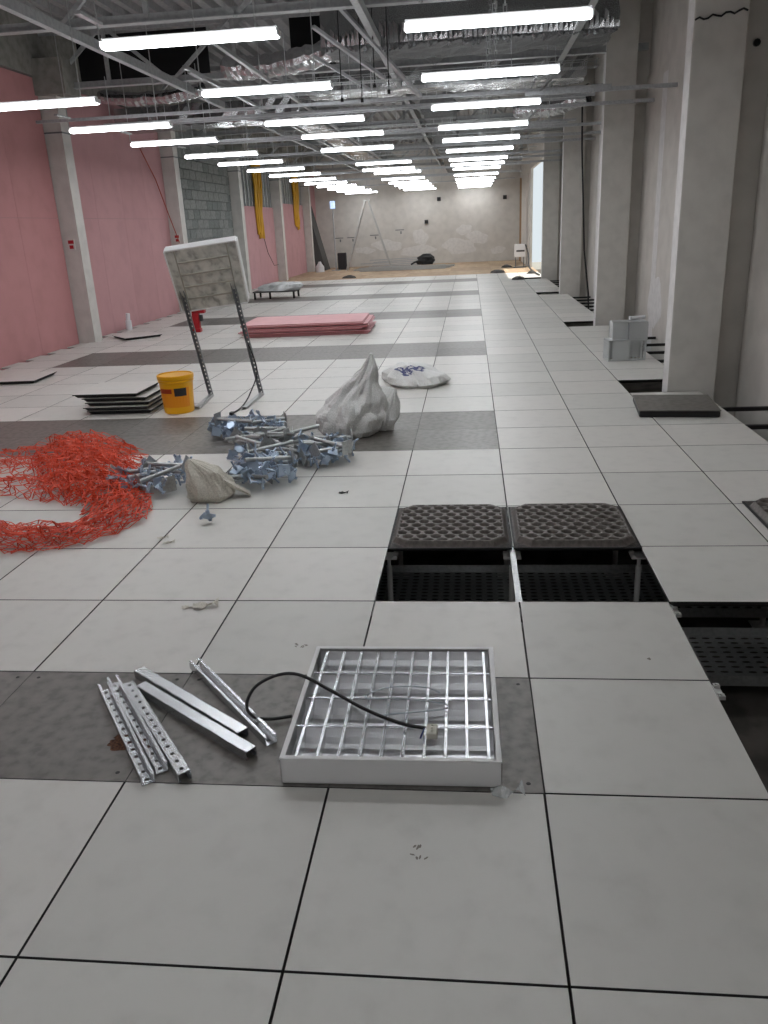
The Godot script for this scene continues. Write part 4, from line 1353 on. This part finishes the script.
func pedestal_parts():
	rng.seed = 77
	# a pedestal head: square plate with turned-up corners, threaded stud and nut
	var s := Sh.new()
	s.box(Vector3(0, 0, 0), Vector3(0.078, 0.005, 0.078))
	for q in [[-1, -1], [1, -1], [1, 1], [-1, 1]]:
		s.box(Vector3(q[0] * 0.03, 0.007, q[1] * 0.03), Vector3(0.022, 0.012, 0.006))
		s.box(Vector3(q[0] * 0.03, 0.007, q[1] * 0.03), Vector3(0.006, 0.012, 0.022))
	var plate := s.mesh()
	s = Sh.new()
	s.tube(PackedVector3Array([Vector3(0, 0, 0), Vector3(0, -0.085, 0)]), 0.008, 8)
	var stud := s.mesh()
	s = Sh.new()
	s.tube(PackedVector3Array([Vector3(0, -0.025, 0), Vector3(0, -0.037, 0)]), 0.015, 6)
	var nut := s.mesh()
	var head := func(label: String, group: String, xf: Transform3D):
		var t := thing("pedestal_jack", label, "pedestal", Vector3.ZERO, 0.0, group)
		put(t, "plate", plate, M.zinc)
		put(t, "stud", stud, M.zinc)
		put(t, "nut", nut, M.zinc)
		t.transform = Transform3D(xf.basis.scaled(Vector3.ONE * 0.86), xf.origin)
	s = Sh.new()
	s.tube(PackedVector3Array([Vector3(0, 0.003, 0), Vector3(0, 0.30, 0)]), 0.0135, 10)
	var tube := s.mesh()
	s = Sh.new()
	s.box(Vector3(0, 0.0015, 0), Vector3(0.095, 0.003, 0.095))
	var foot := s.mesh()
	var stem := func(label: String, group: String, xf: Transform3D):
		var t := thing("pedestal_pipe", label, "pedestal", Vector3.ZERO, 0.0, group)
		put(t, "tube", tube, M.galv)
		put(t, "base_plate", foot, M.galv)
		t.transform = xf
	# [centre x, z, radius x, z, heads, stems, height]
	var H := [
		[-2.18, -3.42, 0.24, 0.22, 34, 6, 0.11, "in the heap caught by the orange net", "pedestal heap by the orange net"],
		[-1.48, -3.50, 0.18, 0.22, 36, 5, 0.13, "in the larger heap, at the small bag's side", "large pedestal heap"],
		[-1.93, -4.72, 0.26, 0.18, 36, 4, 0.13, "in the larger heap, on the grey steel band", "large pedestal heap"],
		[-1.18, -4.02, 0.16, 0.28, 30, 10, 0.10, "in the larger heap, towards the tall sack", "large pedestal heap"],
		[-1.55, -4.1, 0.30, 0.36, 22, 22, 0.10, "in the middle of the larger heap", "large pedestal heap"],
	]
	for h in H:
		var taken := []
		for k in int(h[4]):
			var a := rng.randf() * TAU
			var r := sqrt(rng.randf())
			var y: float = 0.045 + h[6] * (1.0 - r * 0.8) * rng.randf()
			var b := Basis.from_euler(Vector3(rng.randf() * TAU, rng.randf() * TAU, rng.randf() * TAU))
			var p := Vector3(h[0] + cos(a) * r * h[2], y, h[1] + sin(a) * r * h[3])
			var low := (b.y * -0.085).y
			p.y = maxf(p.y, 0.012 - minf(low, -0.04))
			for tries in 60:
				var free := true
				for o in taken:
					if o.distance_to(p) < 0.068:
						free = false
						break
				if free:
					break
				a = rng.randf() * TAU
				r = sqrt(rng.randf()) * 1.1
				p = Vector3(h[0] + cos(a) * r * h[2], p.y, h[1] + sin(a) * r * h[3])
				if tries % 10 == 9:
					p.y += 0.02
			taken.append(p)
			head.call("blue-zinc pedestal head " + h[7], h[8], Transform3D(b, p))
		for k in int(h[5]):
			var a := rng.randf() * TAU
			var r := sqrt(rng.randf()) * 0.8
			var dir := Vector3(cos(rng.randf_range(-0.9, 0.9)) * (1 if rng.randf() < 0.5 else -1), rng.randf_range(-0.1, 0.16), rng.randf_range(-0.8, 0.8)).normalized()
			var x := dir.cross(Vector3.UP).normalized()
			var b := Basis(x, dir, x.cross(dir)) * Basis(Vector3.UP, PI / 4 if rng.randf() < 0.5 else 0.0)
			var p := Vector3(h[0] + cos(a) * r * h[2], 0.06 + h[6] * 0.9 * rng.randf(), h[1] + sin(a) * r * h[3]) - dir * 0.135
			p.y = maxf(p.y, 0.05 - minf(0.0, dir.y * 0.27))
			stem.call("galvanised pedestal tube " + h[7], h[8], Transform3D(b, p))
	head.call("single blue-zinc pedestal head lying apart on a tile before the small bag", "stray pedestal head", Transform3D(Basis.from_euler(Vector3(2.5, 0.9, 0.5)), Vector3(-1.62, 0.045, -2.75)))

func net():
	# crumpled strip of orange barrier mesh, folded over itself
	var s := Sh.new()
	var n := FastNoiseLite.new()
	n.seed = 12
	n.frequency = 1.0
	rng.seed = 31
	# each fold: path of [x, z, half width, lift]
	var folds := [
		[[-3.0, -2.42, 0.12, 0.05], [-2.65, -2.48, 0.17, 0.10], [-2.35, -2.52, 0.17, 0.07], [-2.17, -2.70, 0.15, 0.06], [-2.17, -2.95, 0.15, 0.06], [-2.35, -3.15, 0.18, 0.10]],
		[[-3.0, -2.50, 0.12, 0.09], [-2.6, -2.52, 0.15, 0.13], [-2.32, -2.6, 0.16, 0.06], [-2.2, -2.85, 0.16, 0.07], [-2.3, -3.1, 0.2, 0.10], [-2.5, -3.3, 0.22, 0.14]],
		[[-2.95, -2.46, 0.13, 0.06], [-2.6, -2.45, 0.14, 0.10], [-2.3, -2.5, 0.14, 0.05], [-2.15, -2.75, 0.12, 0.07], [-2.2, -3.05, 0.14, 0.08], [-2.4, -3.25, 0.18, 0.10]],
		[[-3.5, -3.55, 0.12, 0.03], [-3.0, -3.40, 0.14, 0.05], [-2.65, -3.32, 0.2, 0.12], [-2.4, -3.3, 0.22, 0.14], [-2.22, -3.3, 0.12, 0.08]],
		[[-3.75, -3.9, 0.18, 0.04], [-3.2, -3.85, 0.24, 0.06], [-2.8, -3.7, 0.3, 0.13], [-2.5, -3.5, 0.28, 0.15], [-2.3, -3.3, 0.18, 0.10]],
		[[-3.8, -4.1, 0.12, 0.04], [-3.4, -4.2, 0.24, 0.07], [-3.0, -4.15, 0.3, 0.12], [-2.75, -3.95, 0.3, 0.10], [-2.5, -3.6, 0.28, 0.14]],
		[[-3.35, -4.45, 0.14, 0.10], [-3.1, -4.45, 0.18, 0.16], [-2.9, -4.35, 0.16, 0.12], [-2.7, -4.25, 0.12, 0.06]],
		[[-3.3, -4.42, 0.14, 0.08], [-3.05, -4.38, 0.18, 0.13], [-2.85, -4.3, 0.16, 0.10], [-2.65, -4.22, 0.10, 0.05]],
		[[-3.3, -4.3, 0.2, 0.12], [-3.0, -4.05, 0.28, 0.14], [-2.7, -3.7, 0.3, 0.18], [-2.5, -3.35, 0.22, 0.14]],
		[[-3.15, -4.0, 0.22, 0.10], [-2.8, -3.8, 0.28, 0.16], [-2.55, -3.5, 0.26, 0.17], [-2.4, -3.25, 0.2, 0.12]],
		[[-2.85, -3.35, 0.16, 0.1], [-2.5, -3.25, 0.22, 0.16], [-2.25, -3.2, 0.13, 0.12]],
		[[-2.9, -3.5, 0.18, 0.08], [-2.6, -3.4, 0.24, 0.13], [-2.35, -3.25, 0.16, 0.12]],
	]
	for fi in folds.size():
		var path: Array = folds[fi]
		var c := Curve3D.new()
		var wd := Curve2D.new()
		for k in path.size():
			var q: Array = path[k]
			var a: Array = path[maxi(k - 1, 0)]
			var b: Array = path[mini(k + 1, path.size() - 1)]
			var tn := Vector3(b[0] - a[0], 0, b[1] - a[1]) / 6.0
			c.add_point(Vector3(q[0], 0, q[1]), -tn, tn)
		var L := c.get_baked_length()
		var nu := int(L / 0.03)
		var nv := 15
		var P := []
		for i in nu + 1:
			var t := float(i) / nu
			var seg := minf(t * (path.size() - 1), path.size() - 1.001)
			var i0 := int(seg)
			var fr := seg - i0
			var hw := lerpf(path[i0][2], path[i0 + 1][2], fr)
			var lift := lerpf(path[i0][3], path[i0 + 1][3], fr)
			var p := c.sample_baked(t * L)
			var d := (c.sample_baked(minf(t * L + 0.02, L)) - c.sample_baked(maxf(t * L - 0.02, 0.0))).normalized()
			var side := Vector3(-d.z, 0, d.x)
			var row := []
			for j in nv + 1:
				var v := -1.0 + 2.0 * j / nv
				var pq := p + side * hw * v
				var w1 := n.get_noise_3d(pq.x * 5.0, fi * 7.0, pq.z * 5.0)
				var w2 := n.get_noise_3d(pq.x * 14.0, fi * 3.0 + 50.0, pq.z * 14.0)
				pq += side * w2 * 0.09 + d * n.get_noise_3d(pq.z * 9.0, fi * 5.0 + 20.0, pq.x * 9.0) * 0.10
				pq.y = maxf(0.005, lift * (1.0 - v * v) * (0.75 + 0.8 * w1) + 0.06 * w2 + 0.008)
				row.append(pq)
			P.append(row)
		for i in nu:
			for j in nv:
				# zigzag diamonds
				var pair := [P[i][j], P[i + 1][j + 1]] if (i + j) % 2 == 0 else [P[i][j + 1], P[i + 1][j]]
				strand(s, pair[0], pair[1], 0.0034)
	single("barrier_net", s, M.orange, "tangled orange plastic barrier mesh spread over the tiles and steel band", "net")

func strand(s: Sh, a: Vector3, b: Vector3, r: float):
	var d := (b - a).normalized()
	var x := d.cross(Vector3.UP)
	if x.length() < 0.05:
		x = Vector3.RIGHT
	x = x.normalized() * r
	var y := d.cross(x).normalized() * r * 0.6
	var q := [x, -x * 0.5 + y, -x * 0.5 - y]
	for k in 3:
		s.quad(a + q[k], a + q[(k + 1) % 3], b + q[(k + 1) % 3], b + q[k])

func galv_boxes():
	# stacked galvanised sheet pieces by the second column
	var t := thing("metal_box", "slotted galvanised box standing on the tiles beside the columns", "box", Vector3(1.47, 0.0, -7.82), 0.06)
	var s := Sh.new()
	for q in [[-0.06, 0.11, 0.12, 0.17, 0.22, 0.004], [0, 0.012, 0.12, 0.40, 0.022, 0.004], [0, 0.214, 0.12, 0.40, 0.012, 0.004], [0.195, 0.11, 0.12, 0.01, 0.22, 0.004], [-0.195, 0.11, 0.12, 0.01, 0.22, 0.004], [0, 0.11, -0.12, 0.40, 0.22, 0.004]]:
		s.box(Vector3(q[0], q[1], q[2]), Vector3(q[3], q[4], q[5]))
	s.box(Vector3(0, 0.22, 0), Vector3(0.40, 0.004, 0.25))
	s.box(Vector3(-0.06, 0.11, 0.124), Vector3(0.16, 0.2, 0.006))
	part(t, "body", s, M.sheet)
	for x in [-0.2, 0.2]:
		s = Sh.new()
		s.holes(Vector3(x, 0.0, -0.12), Vector3.BACK, Vector3.UP, 4, 8, 0.06, 0.0275, 0.02, 0.006)
		part(t, "slotted_end", s, M.sheet)
	s = Sh.new()
	s.holes(Vector3(0.03, 0.02, 0.1215), Vector3.RIGHT, Vector3.UP, 4, 8, 0.04, 0.024, 0.015, 0.009)
	part(t, "slotted_front", s, M.sheet)
	s = Sh.new()
	s.holes(Vector3(-0.195, 0.02, 0.1215), Vector3.RIGHT, Vector3.UP, 1, 8, 0.05, 0.024, 0.018, 0.009)
	part(t, "slotted_front", s, M.sheet)
	var t2 := thing("metal_box", "smooth galvanised sheet box on top of the slotted box", "box", Vector3(1.50, 0.222, -7.83), 0.03)
	s = Sh.new()
	s.box(Vector3(0.085, 0.09, 0.115), Vector3(0.19, 0.18, 0.004))
	s.box(Vector3(-0.095, 0.09, 0.07), Vector3(0.16, 0.18, 0.004))
	s.box(Vector3(0.0, 0.09, -0.115), Vector3(0.36, 0.18, 0.004))
	s.box(Vector3(0.18, 0.09, 0), Vector3(0.004, 0.18, 0.23))
	s.box(Vector3(-0.175, 0.09, -0.02), Vector3(0.004, 0.18, 0.18))
	s.box(Vector3(-0.01, 0.09, 0.092), Vector3(0.004, 0.18, 0.05))
	part(t2, "body", s, M.sheet)
	s = Sh.new()
	s.hexa([Vector3(-0.17, 0.18, -0.115), Vector3(0.18, 0.18, -0.115), Vector3(0.18, 0.18, 0.115), Vector3(-0.17, 0.18, 0.07), Vector3(-0.17, 0.184, -0.115), Vector3(0.18, 0.184, -0.115), Vector3(0.18, 0.184, 0.115), Vector3(-0.17, 0.184, 0.07)])
	part(t2, "lid", s, M.sheet)
	var b := Sh.new()
	b.tube(PackedVector3Array([Vector3(0, 0, 0), Vector3(0.18, 0.0, 0.0)]), 0.02, 10)
	single("pvc_offcut", b, M.device_white, "short white pipe offcut on the smooth galvanised box", "pipe", Transform3D(Basis(Vector3.UP, 0.3), Vector3(1.52, 0.428, -7.9)))

func drywall_stack():
	rng.seed = 41
	for k in 11:
		var s := Sh.new()
		s.box(Vector3(0, 0.0065, 0), Vector3(1.83, 0.003, 1.2))
		s.box(Vector3(0, 0.0125, 0), Vector3(1.83, 0.0005, 1.2))
		var off := 0.07 * sin(k * 1.1) + rng.randf_range(-0.03, 0.03)
		var t := thing("drywall_sheet", "pink drywall sheet in the low stack on the floor" if k < 10 else "topmost pink drywall sheet of the low stack, with a clean upper face", "drywall sheet", Vector3(-2.64 + off, 0.002 + k * 0.0142 + 0.012 * int(k / 4.0), -11.3 + rng.randf_range(-0.03, 0.03)), 0.03 + 0.01 * rng.randf(), "stack of pink drywall")
		s = Sh.new()
		s.box(Vector3(0, 0.0065, 0), Vector3(1.82, 0.011, 1.19))
		part(t, "core", s, M.pink_edge)
		s = Sh.new()
		s.box(Vector3(0, 0.0128, 0), Vector3(1.825, 0.0022, 1.195))
		part(t, "paper_face", s, M.pink_sheet)

func far_things():
	rng.seed = 3
	# low dolly with crumpled film
	var t := thing("platform_dolly", "low dark metal dolly loaded with clear film near the pink wall", "dolly", Vector3(-4.7, 0, -18.0))
	var s := Sh.new()
	s.box(Vector3(0, 0.16, 0), Vector3(1.0, 0.03, 0.6))
	part(t, "deck", s, M.dark_board)
	for q in [[-0.46, 0.27], [0.46, 0.27], [-0.46, -0.27], [0.46, -0.27], [-0.1, 0.27]]:
		s = Sh.new()
		s.box(Vector3(q[0], 0.08, q[1]), Vector3(0.04, 0.16, 0.04))
		part(t, "leg", s, M.black_steel)
	var fm := crumpled([[0.002, 0.5, 0.32, 0, 0], [0.06, 0.48, 0.3, 0.05, 0], [0.13, 0.4, 0.25, 0.1, 0], [0.18, 0.2, 0.15, 0.12, 0]], 40, 0.3, 9)
	var o := put(self, numbered("plastic_film"), fm, M.film, Transform3D(Basis.IDENTITY, Vector3(-4.6, 0.176, -18.0)))
	tag(o, "crumpled heap of translucent film on the dark dolly", "film")
	# ladder
	var L := thing("step_ladder", "tall aluminium A-frame ladder standing open before the end wall", "ladder", Vector3(-3.85, 0.0, -29.4), 0.0)
	for sx in [-1.0, 1.0]:
		for sz in [-1.0, 1.0]:
			s = Sh.new()
			s.bar(Vector3(sx * 0.82, 0.0, sz * 0.22), Vector3(sx * 0.06 + 0.02, 2.35, sz * 0.14), 0.07, 0.03)
			part(L, "stile", s, M.aluminium)
		for k in 7:
			var v := (k + 1) / 8.0
			s = Sh.new()
			s.bar(Vector3(sx * lerpf(0.82, 0.06, v), 2.35 * v, -0.22 + 0.08 * v), Vector3(sx * lerpf(0.82, 0.06, v), 2.35 * v, 0.22 - 0.08 * v), 0.05, 0.025)
			part(L, "tread", s, M.aluminium)
	s = Sh.new()
	s.box(Vector3(0.02, 2.36, 0), Vector3(0.2, 0.03, 0.34))
	part(L, "top_cap", s, M.aluminium)
	# long bundle of metal studs on the floor
	var rngx := 0
	for k in 12:
		s = Sh.new()
		s.box(Vector3(0, 0.02, 0), Vector3(3.0, 0.036, 0.045))
		single("metal_stud", s, M.galv, "long galvanised stud in the low pile in front of the end wall", "stud", Transform3D(Basis(Vector3.UP, rng.randf_range(-0.03, 0.03)), Vector3(-2.5 + rng.randf_range(-0.3, 0.3), 0.002 + 0.04 * (k % 3), -28.4 + 0.16 * int(k / 3.0))), "pile of studs")
	for k in 5:
		s = Sh.new()
		s.box(Vector3(0, 0.02, 0), Vector3(2.4, 0.03, 0.06))
		single("metal_stud", s, M.galv_dull, "shorter dull stud leaning in the heap behind the stud pile", "stud", Transform3D(Basis(Vector3.UP, rng.randf_range(-0.2, 0.2)) * Basis(Vector3.BACK, rng.randf_range(0.0, 0.04)), Vector3(-2.9 + rng.randf_range(-0.4, 0.4), 0.02 + 0.06 * k, -30.6 - 0.05 * k)), "heap of dull studs")
	var bag := crumpled([[0.0, 0.24, 0.18, 0, 0], [0.1, 0.30, 0.2, 0, 0], [0.25, 0.26, 0.18, 0.02, 0], [0.36, 0.12, 0.1, 0.06, 0]], 24, 0.4, 19)
	var bo := put(self, numbered("tool_bag"), bag, M.rubber, Transform3D(Basis.IDENTITY, Vector3(-1.75, 0.13, -28.6)))
	tag(bo, "black tool bag resting on the stud pile", "bag")
	part(bo, "strap", tube_of([Vector3(-0.2, 0.15, 0.1), Vector3(-0.4, 0.08, 0.15), Vector3(-0.5, 0.02, 0.15)], 0.03), M.rubber)
	# dark board leaning on the pink wall, speaker-like black box, jug
	s = Sh.new()
	s.hexa([Vector3(0, 0, 0), Vector3(0.35, 0, -0.03), Vector3(0.35, 0, -1.1), Vector3(0, 0, -1.1), Vector3(-0.22, 2.3, 0), Vector3(-0.20, 2.3, 0), Vector3(-0.20, 2.3, -1.0), Vector3(-0.22, 2.3, -1.0)])
	single("leaning_board", s, M.dark_board, "tall dark grey board leaning against the pink wall at the end", "board", Transform3D(Basis.IDENTITY, Vector3(-5.92, 0.0, -30.0)))
	s = Sh.new()
	s.bevel(Vector3(0, 0.3, 0), Vector3(0.32, 0.6, 0.2), 0.02)
	single("black_case", s, M.label_dark, "upright black case beside the ladder's foot", "case", Transform3D(Basis.IDENTITY, Vector3(-4.95, 0.0, -30.2)))
	s = Sh.new()
	s.lathe([Vector2(0, 0), Vector2(0.16, 0), Vector2(0.16, 0.18), Vector2(0.07, 0.3), Vector2(0.05, 0.36), Vector2(0, 0.36)], 14)
	single("white_jug", s, M.device_white, "white plastic jug on the plywood near the leaning board", "jug", Transform3D(Basis.IDENTITY, Vector3(-5.6, 0.0, -29.0)))
	# emergency lamp on a pole at the far corner
	var e := thing("emergency_lamp", "small bluish emergency lamp on a thin pole in the far corner", "lamp", Vector3(-5.1, 0, -29.6))
	s = Sh.new()
	s.tube(PackedVector3Array([Vector3(0, 0, 0), Vector3(0, 2.1, 0)]), 0.025, 8)
	s.box(Vector3(0, 0.01, 0), Vector3(0.3, 0.02, 0.3))
	part(e, "pole", s, M.galv_dull)
	s = Sh.new()
	s.bevel(Vector3(0, 2.27, 0), Vector3(0.18, 0.26, 0.08), 0.02)
	var em := mat(Color(0.75, 0.82, 0.95), 0.4)
	em.emission_enabled = true
	em.emission = Color(0.75, 0.86, 1.0)
	em.emission_energy_multiplier = 0.9
	part(e, "lamp_face", s, em)
	# white board on a stand by the doorway
	var w := thing("sign_stand", "white box with dark stripe on a thin stand by the doorway", "stand", Vector3(1.42, 0, -26.6))
	s = Sh.new()
	s.bevel(Vector3(0, 0.53, 0), Vector3(0.36, 0.40, 0.14), 0.01)
	part(w, "box", s, M.device_white)
	s = Sh.new()
	s.box(Vector3(0.02, 0.52, 0.072), Vector3(0.26, 0.05, 0.004))
	part(w, "dark_stripe", s, M.label_dark)
	for x in [-0.13, 0.13]:
		s = Sh.new()
		s.tube(PackedVector3Array([Vector3(x, 0, 0), Vector3(x, 0.34, 0)]), 0.015, 6)
		part(w, "leg", s, M.galv_dark)
	s = Sh.new()
	s.box(Vector3(0, 0.015, 0), Vector3(0.4, 0.03, 0.3))
	part(w, "base", s, M.galv_dark)
	s = tube_of([Vector3(1.6, 0.7, -26.5), Vector3(1.66, 0.4, -26.0), Vector3(1.62, 0.1, -25.0), Vector3(1.66, 0.03, -23.5), Vector3(1.7, 0.02, -22.2)], 0.025)
	single("door_cable", s, M.rubber, "black cable trailing from the striped box along the doorway floor", "cable")
	# small lumps of debris
	for q in [[-3.9, -24.6, 0.2, "dark offcuts on the plywood near the pink wall"], [0.62, -24.2, 0.22, "dark clamp lying at the edge of the plywood"], [1.05, -20.9, 0.16, "flat dark offcut on the tiles before the doorway"], [1.55, -23.2, 0.12, "dark lump on the sunlit doorway floor"], [1.0, -27.0, 0.18, "dark offcut on the plywood by the end wall"]]:
		var m := crumpled([[0.0, q[2], q[2] * 0.6, 0, 0], [0.05, q[2] * 0.8, q[2] * 0.5, 0, 0], [0.09, q[2] * 0.3, q[2] * 0.3, 0, 0]], 12, 0.5, int(q[2] * 100))
		var d := put(self, numbered("offcut"), m, M.dark_board, Transform3D(Basis.IDENTITY, Vector3(q[0], 0.0, q[1])))
		tag(d, q[3], "offcut")
	# red call points on the columns by the pink wall
	for z in [-10.78, -15.38]:
		var c := thing("fire_call_point", "small red fire sign on the first column by the pink wall" if z == -10.78 else "small red fire sign on the second column, behind the propped panel", "sign", Vector3(-6.02, 1.43, z + 0.012))
		s = Sh.new()
		s.box(Vector3(0, 0.0, 0), Vector3(0.10, 0.15, 0.02))
		part(c, "plate", s, M.column_left)
		s = Sh.new()
		s.box(Vector3(0, 0.035, 0.011), Vector3(0.085, 0.05, 0.006))
		s.box(Vector3(0, -0.035, 0.011), Vector3(0.06, 0.05, 0.006))
		part(c, "red_print", s, M.red)
	# marks above the column-side boards
	s = Sh.new()
	s.box(Vector3(0, 0, 0), Vector3(0.02, 0.05, 0.35))
	single("wall_tag", s, M.label_red, "rusty bracket high on the drywall in the second bay", "bracket", Transform3D(Basis.IDENTITY, Vector3(2.19, 3.0, -8.6)))

func tube_of(p: Array, r: float) -> Sh:
	var s := Sh.new()
	var c := Curve3D.new()
	c.bake_interval = 0.08
	for k in p.size():
		var tn: Vector3 = (p[mini(k + 1, p.size() - 1)] - p[maxi(k - 1, 0)]) / 6.0
		c.add_point(p[k], -tn, tn)
	s.tube(c.get_baked_points(), r, 6)
	return s

func _ready():
	camera_and_light()
	make_materials()
	build_floor()
	build_walls()
	build_ceiling()
	build_lamps()
	build_services()
	troffer()
	channels()
	flipped_panels()
	stacked_tiles()
	bucket()
	board_stand()
	bags()
	pedestal_parts()
	net()
	galv_boxes()
	drywall_stack()
	far_things()
	scraps()
